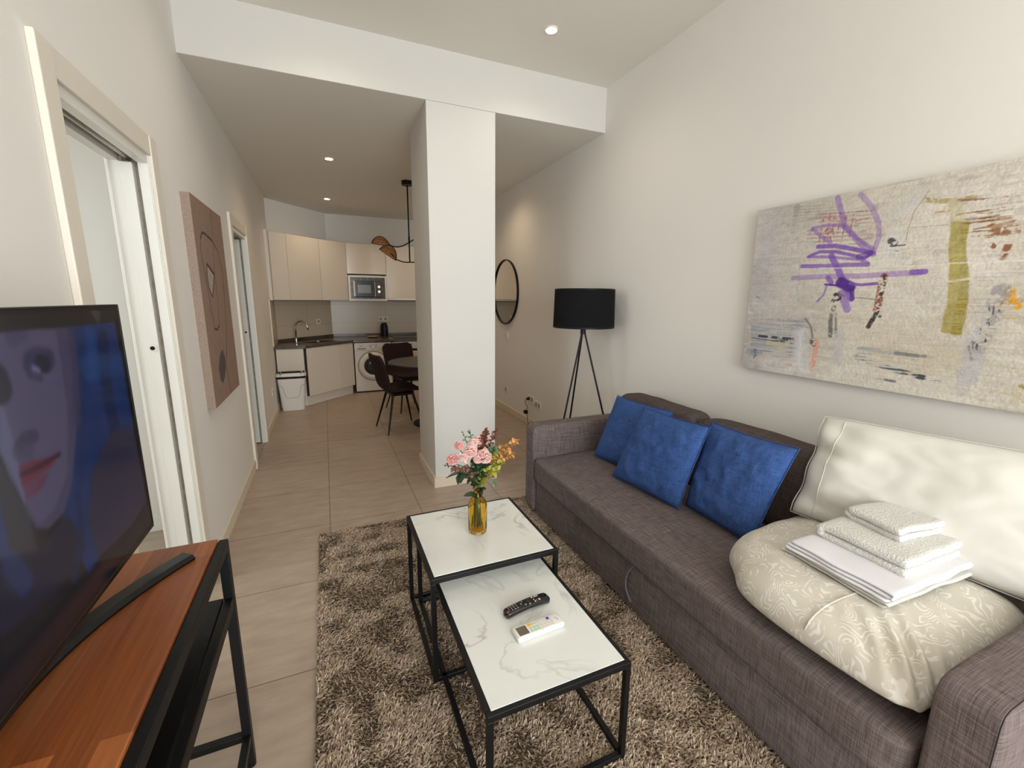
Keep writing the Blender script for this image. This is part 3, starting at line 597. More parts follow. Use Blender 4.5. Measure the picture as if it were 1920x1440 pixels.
# ------------------------------------------------------------------ mirror, floor lamp
mi = thing('wall_mirror', 'round mirror with a thin black frame on the right wall behind the pillar', 'mirror', (XR, 5.20, 1.555))
def ring_x(b, c, prof, n=64):
    rings = [[b.verts.new((c[0]+d, c[1]+r*math.cos(2*PI*k/n), c[2]+r*math.sin(2*PI*k/n))) for k in range(n)] for r, d in prof]
    for i in range(len(rings)-1):
        for k in range(n): b.faces.new((rings[i][k], rings[i][(k+1) % n], rings[i+1][(k+1) % n], rings[i+1][k]))
    return rings
c = (XR, 5.20, 1.555)
b = B(); ring_x(b, c, [(0.40, 0), (0.402, -0.028), (0.39, -0.028), (0.388, -0.012)]); obj('frame', b, m_blackm, mi, 40)
b = B(); r = ring_x(b, c, [(0.389, -0.013), (0.001, -0.013)]); obj('glass', b, m_mirror, mi)

LX, LY = 1.865, 2.925
fl = thing('floor_lamp', 'black tripod floor lamp with a drum shade behind the far sofa arm', 'floor lamp', (LX, LY, 0))
b = B(); lathe(b, [(0.238, 1.252), (0.231, 1.545), (0.2275, 1.545), (0.2345, 1.252), (0.238, 1.252)], (LX, LY, 0), 72); obj('lamp_shade', b, m_shade, fl, 40)
b = B(); lathe(b, [(0.2385, 1.250), (0.2395, 1.258), (0.2385, 1.262)], (LX, LY, 0), 72); lathe(b, [(0.2318, 1.538), (0.2325, 1.543), (0.2312, 1.547)], (LX, LY, 0), 72)
for k in range(3): cyl(b, (LX, LY, 1.50), (LX+0.23*math.cos(k*2.094), LY+0.23*math.sin(k*2.094), 1.50), 0.003, n=6)
cyl(b, (LX, LY, 1.49), (LX, LY, 1.51), 0.02, n=16); obj('shade_ring', b, m_blackm, fl)
b = B(); cyl(b, (LX, LY, 1.20), (LX, LY, 1.262), 0.021, n=20); cyl(b, (LX, LY, 1.26), (LX, LY, 1.36), 0.012, n=16); obj('hub', b, m_blackm, fl, 40)
b = B(); lathe(b, [(0.012, 1.36), (0.02, 1.37), (0.032, 1.41), (0.028, 1.44), (0.001, 1.455)], (LX, LY, 0), 20); obj('bulb', b, m_white, fl, True)
for k in range(3):
    a = math.radians((80, 198, 317)[k]); b = B(); cyl(b, (LX+0.012*math.cos(a), LY+0.012*math.sin(a), 1.215), (LX+0.34*math.cos(a), LY+0.34*math.sin(a), 0), 0.0075, n=12); obj('leg', b, m_blackm, fl, 40)

# ------------------------------------------------------------------ painted surfaces
def srgb2lin(a):
    a = a/255.0; return np.where(a <= 0.04045, a/12.92, ((a+0.055)/1.055)**2.4)
def vnoise(shape, cells, rng):
    h, w_ = shape; gy, gx = cells; g = rng.random((gy+2, gx+2)); y = np.linspace(0, gy, h)[:, None]; x = np.linspace(0, gx, w_)[None, :]
    iy = y.astype(int); ix = x.astype(int); fy = y-iy; fx = x-ix; fy = fy*fy*(3-2*fy); fx = fx*fx*(3-2*fx)
    return (g[iy, ix]*(1-fy)*(1-fx)+g[iy+1, ix]*fy*(1-fx)+g[iy, ix+1]*(1-fy)*fx+g[iy+1, ix+1]*fy*fx)
def paint(U, V, img, strokes, seed=1, soft=1.0, mottled=False):
    """U, V: physical coordinates of each sample on the canvas (m); strokes are brush marks on it."""
    rng = np.random.default_rng(seed); h, w_ = U.shape
    n1 = vnoise((h, w_), (h//3, w_//3), rng)*0.5+vnoise((h, w_), (h//8, w_//8), rng)*0.5
    streak = vnoise((h, w_), (h//2, max(2, w_//60)), rng)*0.6+vnoise((h, w_), (h//5, max(2, w_//30)), rng)*0.4
    px = abs(U[0, 1]-U[0, 0])
    for kind, wd, col, al, pts in strokes:
        if kind == 'poly':
            P = np.array(pts); inside = np.zeros((h, w_), bool); j = len(P)-1
            for i in range(len(P)):
                xi, yi = P[i]; xj, yj = P[j]
                if yi != yj: inside ^= ((yi > V) != (yj > V)) & (U < (xj-xi)*(V-yi)/(yj-yi)+xi)
                j = i
            m = inside.astype(float)
            if soft: 
                for _ in range(2): m[1:-1, 1:-1] = (m[:-2, 1:-1]+m[2:, 1:-1]+m[1:-1, :-2]+m[1:-1, 2:]+4*m[1:-1, 1:-1])/8
            m *= al*np.clip((0.62+0.62*streak) if mottled else 1.0, 0, 1)
        else:
            D = np.full((h, w_), 9.0)
            for a, c_ in zip(pts[:-1], pts[1:]):
                ax, ay = a; dx, dy = c_[0]-ax, c_[1]-ay; L = dx*dx+dy*dy+1e-12
                t = np.clip(((U-ax)*dx+(V-ay)*dy)/L, 0, 1); D = np.minimum(D, np.hypot(U-ax-dx*t, V-ay-dy*t))
            R = wd/2; fe = max(px, R*0.35)
            if kind == 'soft': m = np.clip((R-D)/fe+0.5, 0, 1)*al*(0.82+0.3*streak) if wd < 0.06 else np.clip(1-D/R, 0, 1)**1.0*al
            elif kind == 'dry': m = np.clip((R*1.25-D)/fe, 0, 1)*al*np.clip((streak*0.7+n1*0.3-0.43)*7, 0, 1)
            else: m = np.clip((R*1.1-D)/fe+0.3, 0, 1)*al*np.clip((n1-0.34)*6*(1.2-0.5*D/R), 0, 1)
        m = np.clip(m, 0, 1)[..., None]; img[:] = img*(1-m)+np.array(col, float)*m
    return n1, streak
def painted_plane(name, y_hi, y_lo, z0, z1, x, n_y, n_z, fn, m, parent, xoff=lambda U, V: 0*U):
    us = np.linspace(y_hi, y_lo, n_y); vs = np.linspace(z0, z1, n_z); U, V = np.meshgrid(us, vs)
    img = fn(U, V); lc = srgb2lin(np.clip(img, 0, 255))
    X = x+xoff(U, V); co = np.stack([X, U, V], -1).reshape(-1, 3).astype(np.float32)
    off = parent.location; co -= np.array(off[:], np.float32)
    idx = np.arange(n_y*n_z).reshape(n_z, n_y); q = np.stack([idx[:-1, :-1], idx[:-1, 1:], idx[1:, 1:], idx[1:, :-1]], -1).reshape(-1, 4)
    if parent.get('flip'): q = q[:, ::-1]
    me = bpy.data.meshes.new(name); me.vertices.add(len(co)); me.vertices.foreach_set('co', co.ravel())
    me.loops.add(q.size); me.loops.foreach_set('vertex_index', q.ravel().astype(np.int32)); me.polygons.add(len(q)); me.polygons.foreach_set('loop_start', np.arange(0, q.size, 4, dtype=np.int32)); me.update(calc_edges=True)
    at = me.color_attributes.new('paint', 'FLOAT_COLOR', 'POINT'); at.data.foreach_set('color', np.concatenate([lc.reshape(-1, 3), np.ones((len(co), 1))], 1).astype(np.float32).ravel())
    me.polygons.foreach_set('use_smooth', np.ones(len(q), bool))
    return obj(name, me, m, parent)
PAINT=[('soft',0.115,(212,206,196),0.5,[(1.195,1.462),(0.898,1.451)]),
('soft',0.171,(182,176,182),0.6,[(1.619,1.799),(1.597,1.477)]),
('soft',0.1533,(206,196,178),0.5,[(1.122,1.343),(0.884,1.359)]),
('soft',0.091,(214,216,220),0.6,[(1.072,1.661),(1.052,1.727)]),
('soft',0.08,(200,200,206),0.5,[(1.098,1.794),(1.012,1.846)]),
('dry',0.0067,(140,134,128),0.5,[(1.49,1.908),(1.299,1.886)]),
('dry',0.0067,(140,134,128),0.5,[(1.488,1.895),(1.297,1.874)]),
('dry',0.0067,(140,134,128),0.5,[(1.486,1.882),(1.295,1.861)]),
('dry',0.0064,(140,134,128),0.5,[(1.485,1.868),(1.294,1.849)]),
('dry',0.0067,(140,134,128),0.5,[(1.483,1.855),(1.292,1.837)]),
('dry',0.0067,(140,134,128),0.5,[(1.481,1.842),(1.29,1.825)]),
('dry',0.024,(150,145,138),0.6,[(1.473,1.908),(1.479,1.798)]),
('dry',0.008,(160,120,122),0.5,[(1.42,1.861),(1.154,1.834)]),
('dry',0.008,(160,120,122),0.5,[(1.418,1.843),(1.152,1.818)]),
('dry',0.0083,(160,120,122),0.5,[(1.415,1.826),(1.149,1.803)]),
('dry',0.0083,(160,120,122),0.5,[(1.413,1.808),(1.147,1.787)]),
('dry',0.008,(160,120,122),0.5,[(1.41,1.79),(1.145,1.771)]),
('dry',0.008,(160,120,122),0.5,[(1.408,1.772),(1.142,1.755)]),
('dry',0.008,(160,120,122),0.5,[(1.405,1.754),(1.14,1.74)]),
('dry',0.008,(160,120,122),0.5,[(1.403,1.736),(1.138,1.724)]),
('rough',0.0046,(140,66,72),0.7,[(1.344,1.833),(1.349,1.733)]),
('rough',0.0046,(140,66,72),0.7,[(1.324,1.822),(1.328,1.723)]),
('rough',0.0048,(140,66,72),0.7,[(1.316,1.852),(1.321,1.753)]),
('rough',0.0046,(140,66,72),0.7,[(1.295,1.833),(1.299,1.735)]),
('rough',0.0046,(140,66,72),0.7,[(1.271,1.844),(1.275,1.748)]),
('rough',0.0046,(140,66,72),0.7,[(1.248,1.833),(1.252,1.737)]),
('rough',0.0044,(140,66,72),0.7,[(1.22,1.832),(1.223,1.738)]),
('rough',0.046,(176,120,122),0.45,[(1.335,1.824),(1.23,1.804)]),
('rough',0.0337,(150,80,84),0.5,[(1.313,1.775),(1.303,1.759)]),
('soft',0.023,(128,88,176),0.5,[(1.295,1.913),(1.272,1.851),(1.249,1.789),(1.183,1.715),(1.122,1.658)]),
('soft',0.0205,(128,88,176),0.4,[(1.204,1.909),(1.157,1.853),(1.121,1.784),(1.11,1.727),(1.123,1.665)]),
('soft',0.0144,(128,88,176),0.5,[(1.387,1.797),(1.317,1.802),(1.256,1.79),(1.192,1.73),(1.125,1.68)]),
('soft',0.0176,(128,88,176),0.5,[(1.386,1.793),(1.341,1.756),(1.298,1.724)]),
('soft',0.0184,(128,88,176),0.9,[(1.351,1.712),(1.274,1.708),(1.185,1.682),(1.123,1.664)]),
('soft',0.014,(128,88,176),0.85,[(1.123,1.665),(1.152,1.643),(1.202,1.662),(1.27,1.682),(1.34,1.689),(1.389,1.67)]),
('soft',0.0125,(128,88,176),0.65,[(1.389,1.67),(1.297,1.662),(1.165,1.64),(1.136,1.625)]),
('soft',0.0249,(78,44,135),0.5,[(1.174,1.652),(1.135,1.663)]),
('soft',0.0183,(128,88,176),0.75,[(1.413,1.629),(1.307,1.623),(1.218,1.622),(1.135,1.618)]),
('soft',0.0225,(128,88,176),0.45,[(1.449,1.575),(1.3,1.577),(1.155,1.572),(1.029,1.575),(0.95,1.576)]),
('soft',0.021,(128,88,176),0.85,[(0.977,1.578),(0.939,1.578)]),
('soft',0.0261,(128,88,176),0.85,[(1.286,1.665),(1.252,1.609),(1.222,1.554),(1.179,1.477)]),
('soft',0.0208,(128,88,176),0.85,[(1.288,1.571),(1.27,1.548)]),
('soft',0.0445,(78,44,135),0.95,[(1.229,1.547),(1.19,1.527)]),
('soft',0.008,(78,44,135),0.95,[(1.295,1.541),(1.227,1.533)]),
('soft',0.0123,(128,88,176),0.9,[(1.192,1.542),(1.15,1.535),(1.091,1.539)]),
('soft',0.0096,(128,88,176),0.6,[(1.286,1.541),(1.296,1.493),(1.32,1.465)]),
('soft',0.0307,(128,88,176),0.6,[(1.222,1.5),(1.202,1.462),(1.187,1.431)]),
('soft',0.0184,(78,44,135),0.7,[(1.181,1.515),(1.174,1.476)]),
('rough',0.0031,(45,42,45),0.8,[(1.275,1.845),(1.161,1.837)]),
('rough',0.0029,(45,42,45),0.7,[(1.222,1.798),(1.16,1.808)]),
('rough',0.0029,(45,42,45),0.7,[(1.227,1.784),(1.192,1.782)]),
('rough',0.0031,(120,60,60),0.7,[(1.261,1.82),(1.199,1.825)]),
('rough',0.0029,(45,42,45),0.5,[(1.181,1.752),(1.169,1.76)]),
('rough',0.0029,(45,42,45),0.5,[(1.22,1.711),(1.174,1.704)]),
('rough',0.0238,(45,42,45),0.75,[(1.066,1.705),(1.053,1.693)]),
('dry',0.0056,(45,42,45),0.7,[(1.066,1.684),(1.016,1.684)]),
('dry',0.0056,(45,42,45),0.5,[(1.067,1.671),(1.036,1.663)]),
('soft',0.0019,(110,104,98),0.7,[(0.971,1.872),(1.006,1.806),(1.015,1.749),(1.016,1.702)]),
('soft',0.002,(130,124,118),0.6,[(1.012,1.748),(0.897,1.742)]),
('soft',0.0048,(226,222,220),0.95,[(1.333,1.615),(1.094,1.603),(0.87,1.602),(0.684,1.601)]),
('poly',0.0,(164,150,84),0.95,[(0.891,1.753),(0.836,1.744),(0.837,1.7),(0.834,1.651),(0.818,1.589),(0.81,1.558),(0.798,1.465),(0.796,1.403),(0.799,1.348),(0.857,1.354),(0.859,1.413),(0.854,1.465),(0.863,1.529),(0.869,1.592),(0.883,1.656),(0.884,1.706)]),
('dry',0.036,(196,184,120),0.5,[(0.856,1.665),(0.848,1.616)]),
('soft',0.0089,(214,208,196),0.85,[(0.863,1.539),(0.808,1.547)]),
('soft',0.0057,(226,222,216),0.9,[(0.874,1.604),(0.818,1.603)]),
('dry',0.0253,(150,130,50),0.8,[(0.816,1.49),(0.815,1.357)]),
('dry',0.0253,(186,172,96),0.7,[(0.858,1.616),(0.85,1.554)]),
('soft',0.0253,(190,180,120),0.5,[(0.84,1.534),(0.843,1.471)]),
('dry',0.018,(140,122,44),0.7,[(0.848,1.737),(0.846,1.664)]),
('rough',0.0165,(160,148,96),0.75,[(0.98,1.844),(0.93,1.829),(0.88,1.823),(0.839,1.825)]),
('soft',0.036,(190,182,130),0.45,[(0.891,1.816),(0.869,1.749)]),
('rough',0.0063,(176,120,60),0.7,[(0.94,1.791),(0.9,1.791)]),
('dry',0.0064,(120,100,80),0.65,[(0.851,1.751),(0.787,1.751)]),
('dry',0.007,(120,100,80),0.65,[(0.809,1.696),(0.759,1.705)]),
('dry',0.0071,(120,100,80),0.65,[(0.823,1.708),(0.741,1.702)]),
('dry',0.0065,(128,78,48),0.65,[(0.851,1.699),(0.776,1.693)]),
('dry',0.006,(128,78,48),0.65,[(0.801,1.737),(0.724,1.731)]),
('dry',0.0065,(146,104,66),0.65,[(0.809,1.695),(0.752,1.7)]),
('dry',0.01,(128,78,48),0.65,[(0.823,1.695),(0.781,1.698)]),
('dry',0.0089,(146,104,66),0.65,[(0.847,1.733),(0.785,1.737)]),
('dry',0.007,(128,78,48),0.65,[(0.82,1.748),(0.738,1.745)]),
('dry',0.0101,(120,100,80),0.65,[(0.78,1.7),(0.711,1.701)]),
('dry',0.0076,(128,78,48),0.65,[(0.843,1.75),(0.767,1.743)]),
('dry',0.0059,(128,78,48),0.65,[(0.795,1.739),(0.735,1.739)]),
('dry',0.0046,(128,78,48),0.65,[(0.832,1.775),(0.791,1.775)]),
('dry',0.0078,(128,78,48),0.65,[(0.843,1.806),(0.785,1.805)]),
('dry',0.0059,(128,78,48),0.65,[(0.813,1.695),(0.726,1.69)]),
('dry',0.0046,(128,78,48),0.65,[(0.866,1.746),(0.775,1.738)]),
('dry',0.0106,(146,104,66),0.65,[(0.846,1.731),(0.79,1.737)]),
('dry',0.007,(120,100,80),0.65,[(0.793,1.764),(0.738,1.767)]),
('dry',0.01,(120,100,80),0.65,[(0.819,1.804),(0.767,1.804)]),
('dry',0.0068,(146,104,66),0.65,[(0.798,1.691),(0.735,1.693)]),
('dry',0.0081,(128,78,48),0.65,[(0.876,1.773),(0.815,1.772)]),
('dry',0.0062,(146,104,66),0.65,[(0.859,1.74),(0.784,1.736)]),
('dry',0.0043,(128,78,48),0.65,[(0.803,1.718),(0.719,1.709)]),
('dry',0.0063,(120,100,80),0.65,[(0.837,1.738),(0.78,1.736)]),
('dry',0.0078,(146,104,66),0.65,[(0.848,1.774),(0.768,1.764)]),
('dry',0.0083,(128,78,48),0.65,[(0.788,1.686),(0.735,1.684)]),
('dry',0.0053,(146,104,66),0.65,[(0.805,1.784),(0.735,1.775)]),
('dry',0.0082,(128,78,48),0.65,[(0.808,1.691),(0.749,1.697)]),
('dry',0.0086,(120,100,80),0.65,[(0.862,1.781),(0.798,1.775)]),
('dry',0.0056,(120,100,80),0.65,[(0.863,1.755),(0.812,1.753)]),
('dry',0.009,(146,104,66),0.65,[(0.796,1.73),(0.73,1.727)]),
('dry',0.007,(120,100,80),0.65,[(0.818,1.705),(0.758,1.705)]),
('dry',0.0051,(128,78,48),0.65,[(0.827,1.697),(0.764,1.702)]),
('dry',0.0076,(120,100,80),0.65,[(0.816,1.75),(0.766,1.754)]),
('dry',0.0073,(146,104,66),0.65,[(0.793,1.727),(0.73,1.731)]),
('dry',0.01,(128,78,48),0.65,[(0.786,1.7),(0.71,1.693)]),
('dry',0.0097,(146,104,66),0.65,[(0.786,1.722),(0.72,1.715)]),
('dry',0.006,(120,100,80),0.65,[(0.811,1.794),(0.772,1.795)]),
('dry',0.0049,(128,78,48),0.65,[(0.861,1.702),(0.807,1.709)]),
('dry',0.0063,(128,78,48),0.65,[(0.823,1.715),(0.778,1.723)]),
('dry',0.0058,(128,78,48),0.65,[(0.869,1.795),(0.786,1.783)]),
('dry',0.0045,(146,104,66),0.65,[(0.808,1.702),(0.757,1.706)]),
('dry',0.0061,(128,78,48),0.65,[(0.835,1.814),(0.755,1.81)]),
('dry',0.0075,(128,78,48),0.65,[(0.881,1.823),(0.795,1.81)]),
('dry',0.0061,(146,104,66),0.65,[(0.831,1.778),(0.772,1.775)]),
('dry',0.0101,(146,104,66),0.65,[(0.851,1.788),(0.804,1.79)]),
('rough',0.0193,(130,78,48),0.7,[(0.775,1.703),(0.717,1.707)]),
('rough',0.0136,(120,66,44),0.8,[(0.768,1.657),(0.763,1.652)]),
('rough',0.0193,(126,66,40),0.8,[(0.729,1.652),(0.735,1.615)]),
('rough',0.0276,(222,156,44),0.9,[(0.701,1.504),(0.697,1.466)]),
('rough',0.036,(222,156,44),0.9,[(0.706,1.46),(0.679,1.46)]),
('rough',0.0042,(214,150,60),0.8,[(0.711,1.411),(0.654,1.415)]),
('rough',0.051,(158,154,156),0.85,[(0.721,1.501),(0.73,1.418),(0.744,1.343),(0.758,1.285)]),
('rough',0.036,(196,194,198),0.8,[(0.749,1.429),(0.758,1.342)]),
('soft',0.057,(186,184,192),0.6,[(0.751,1.267),(0.759,1.202)]),
('rough',0.0044,(45,42,45),0.7,[(0.757,1.333),(0.763,1.319)]),
('rough',0.0042,(45,42,45),0.7,[(0.735,1.398),(0.731,1.381)]),
('rough',0.0042,(45,42,45),0.7,[(0.751,1.317),(0.751,1.3)]),
('rough',0.0042,(45,42,45),0.7,[(0.736,1.375),(0.735,1.351)]),
('rough',0.0042,(45,42,45),0.7,[(0.752,1.381),(0.75,1.357)]),
('rough',0.0042,(45,42,45),0.7,[(0.731,1.453),(0.729,1.425)]),
('rough',0.0044,(45,42,45),0.7,[(0.766,1.29),(0.758,1.264)]),
('rough',0.0042,(45,42,45),0.7,[(0.736,1.418),(0.739,1.392)]),
('rough',0.0044,(45,42,45),0.7,[(0.735,1.345),(0.73,1.322)]),
('rough',0.0042,(45,42,45),0.7,[(0.75,1.33),(0.754,1.307)]),
('rough',0.0042,(45,42,45),0.7,[(0.739,1.465),(0.736,1.455)]),
('rough',0.0042,(45,42,45),0.7,[(0.743,1.449),(0.739,1.436)]),
('rough',0.0042,(45,42,45),0.7,[(0.714,1.462),(0.716,1.435)]),
('rough',0.0042,(45,42,45),0.7,[(0.738,1.342),(0.73,1.321)]),
('rough',0.0044,(45,42,45),0.7,[(0.773,1.316),(0.769,1.295)]),
('rough',0.0044,(45,42,45),0.7,[(0.767,1.332),(0.761,1.303)]),
('dry',0.0213,(124,136,150),0.55,[(1.644,1.357),(1.357,1.384)]),
('dry',0.0205,(124,136,150),0.55,[(1.641,1.336),(1.368,1.365)]),
('dry',0.0205,(124,136,150),0.55,[(1.638,1.315),(1.378,1.346)]),
('dry',0.0213,(124,136,150),0.55,[(1.636,1.295),(1.389,1.326)]),
('dry',0.0213,(124,136,150),0.55,[(1.633,1.274),(1.356,1.31)]),
('dry',0.0213,(124,136,150),0.55,[(1.63,1.253),(1.35,1.291)]),
('dry',0.0213,(124,136,150),0.55,[(1.628,1.232),(1.351,1.273)]),
('dry',0.0205,(124,136,150),0.55,[(1.625,1.211),(1.367,1.252)]),
('dry',0.0205,(124,136,150),0.55,[(1.622,1.19),(1.372,1.233)]),
('rough',0.0131,(50,54,62),0.85,[(1.592,1.283),(1.409,1.281)]),
('rough',0.0039,(25,25,30),0.95,[(1.643,1.271),(1.406,1.259)]),
('rough',0.009,(60,64,70),0.7,[(1.519,1.263),(1.41,1.276)]),
('rough',0.027,(196,186,150),0.7,[(1.537,1.25),(1.431,1.246)]),
('dry',0.0483,(130,142,154),0.55,[(1.634,1.198),(1.418,1.213)]),
('soft',0.0933,(214,212,216),0.92,[(1.378,1.308),(1.359,1.145)]),
('rough',0.0233,(226,148,122),0.75,[(1.297,1.281),(1.297,1.214),(1.301,1.15)]),
('rough',0.0217,(45,42,45),0.85,[(1.319,1.277),(1.308,1.267)]),
('soft',0.0092,(110,112,116),0.7,[(1.364,1.384),(1.333,1.349),(1.317,1.296)]),
('dry',0.0307,(126,138,152),0.6,[(1.11,1.261),(0.924,1.26)]),
('dry',0.0154,(70,78,92),0.7,[(0.982,1.263),(0.891,1.26)]),
('dry',0.0199,(62,70,84),0.85,[(1.123,1.229),(1.003,1.199),(0.883,1.178)]),
('dry',0.0107,(80,86,98),0.7,[(1.061,1.153),(0.971,1.147)]),
('rough',0.016,(50,56,64),0.7,[(0.901,1.181),(0.885,1.179)]),
('dry',0.0053,(90,90,96),0.6,[(0.876,1.168),(0.829,1.174)]),
('soft',0.1467,(206,190,160),0.35,[(1.032,1.268),(0.817,1.259)]),
('rough',0.0272,(45,42,45),0.9,[(1.242,1.489),(1.232,1.481)]),
('rough',0.0169,(45,42,45),0.8,[(1.251,1.469),(1.244,1.477)]),
('soft',0.0038,(90,86,86),0.8,[(1.234,1.504),(1.206,1.486)]),
('soft',0.0029,(96,92,92),0.8,[(1.17,1.483),(1.115,1.477),(1.062,1.47)]),
('rough',0.0192,(60,56,56),0.55,[(1.243,1.438),(1.25,1.382),(1.241,1.31)]),
('rough',0.0096,(80,76,76),0.5,[(1.232,1.415),(1.217,1.312)]),
('rough',0.0266,(120,60,44),0.75,[(1.07,1.566),(1.073,1.506),(1.074,1.441)]),
('rough',0.0103,(45,42,45),0.7,[(1.068,1.57),(1.069,1.492)]),
('rough',0.0176,(40,38,40),0.85,[(1.07,1.434),(1.083,1.397),(1.096,1.361)]),
('rough',0.0117,(60,50,48),0.7,[(1.058,1.42),(1.06,1.405)]),
('rough',0.0117,(206,92,66),0.7,[(1.085,1.432),(1.078,1.428)]),
('soft',0.0383,(190,186,196),0.5,[(1.204,1.321),(1.194,1.202)]),
('dry',0.0072,(176,160,108),0.5,[(0.721,1.252),(0.627,1.248)]),
('dry',0.0072,(176,160,108),0.5,[(0.716,1.164),(0.613,1.16)]),
('rough',0.036,(196,190,150),0.5,[(0.639,1.173),(0.616,1.154)]),
('rough',0.012,(130,110,40),0.6,[(0.626,1.194),(0.621,1.189)]),
('soft',0.038,(190,184,184),0.4,[(0.781,1.34),(0.765,1.148)]),
('soft',0.0028,(30,28,30),0.95,[(1.614,1.212),(1.601,1.208),(1.611,1.199)]),
('soft',0.0029,(30,28,30),0.95,[(1.608,1.196),(1.599,1.191)]),
('soft',0.0029,(30,28,30),0.95,[(1.611,1.184),(1.597,1.18)]),
('soft',0.0028,(30,28,30),0.95,[(1.611,1.172),(1.608,1.161),(1.611,1.172),(1.597,1.176)]),
('rough',0.0093,(120,120,124),0.6,[(1.634,1.486),(1.618,1.481)]),
('dry',0.0087,(150,158,166),0.6,[(1.427,1.545),(1.408,1.469)]),
('dry',0.0083,(150,158,166),0.6,[(1.426,1.661),(1.417,1.544)])]
CANV=[('soft',0.008,(70,58,54),0.9,[(3.32,1.979),(3.292,1.828),(3.252,1.694),(3.221,1.597),(3.227,1.477),(3.199,1.355),(3.175,1.283)]),
('soft',0.012,(70,58,54),0.95,[(3.179,1.289),(3.111,1.267),(3.052,1.278)]),
('soft',0.009,(70,58,54),0.9,[(3.061,1.275),(3.026,1.372),(3.005,1.497),(2.955,1.649),(2.954,1.734),(2.98,1.784)]),
('soft',0.014,(70,58,54),0.95,[(2.977,1.779),(3.021,1.814),(3.08,1.821),(3.256,1.8)]),
('soft',0.01,(70,58,54),0.9,[(3.248,1.804),(3.38,1.753),(3.453,1.659),(3.457,1.556),(3.404,1.374),(3.374,1.245),(3.307,1.119),(3.24,1.049),(3.267,0.941),(3.298,0.834)]),
('poly',0,(172,162,152),0.95,[(3.053,1.644),(3.21,1.596),(3.096,1.464),(3.041,1.521)]),
('soft',0.018,(70,58,54),0.95,[(3.055,1.647),(3.21,1.596)]),
('soft',0.014,(70,58,54),0.95,[(3.21,1.596),(3.095,1.462),(3.033,1.515),(3.017,1.576),(3.05,1.646)]),
('poly',0,(84,78,78),0.95,[(3.182,1.139),(3.226,1.09),(3.221,1.026),(3.164,0.971),(3.088,0.944),(3.044,0.979),(3.035,1.041),(3.093,1.106)]),
('soft',0.006,(70,58,54),0.9,[(3.182,1.139),(3.226,1.09),(3.221,1.026),(3.164,0.971),(3.088,0.944),(3.044,0.979),(3.035,1.041),(3.093,1.106),(3.182,1.139)])]
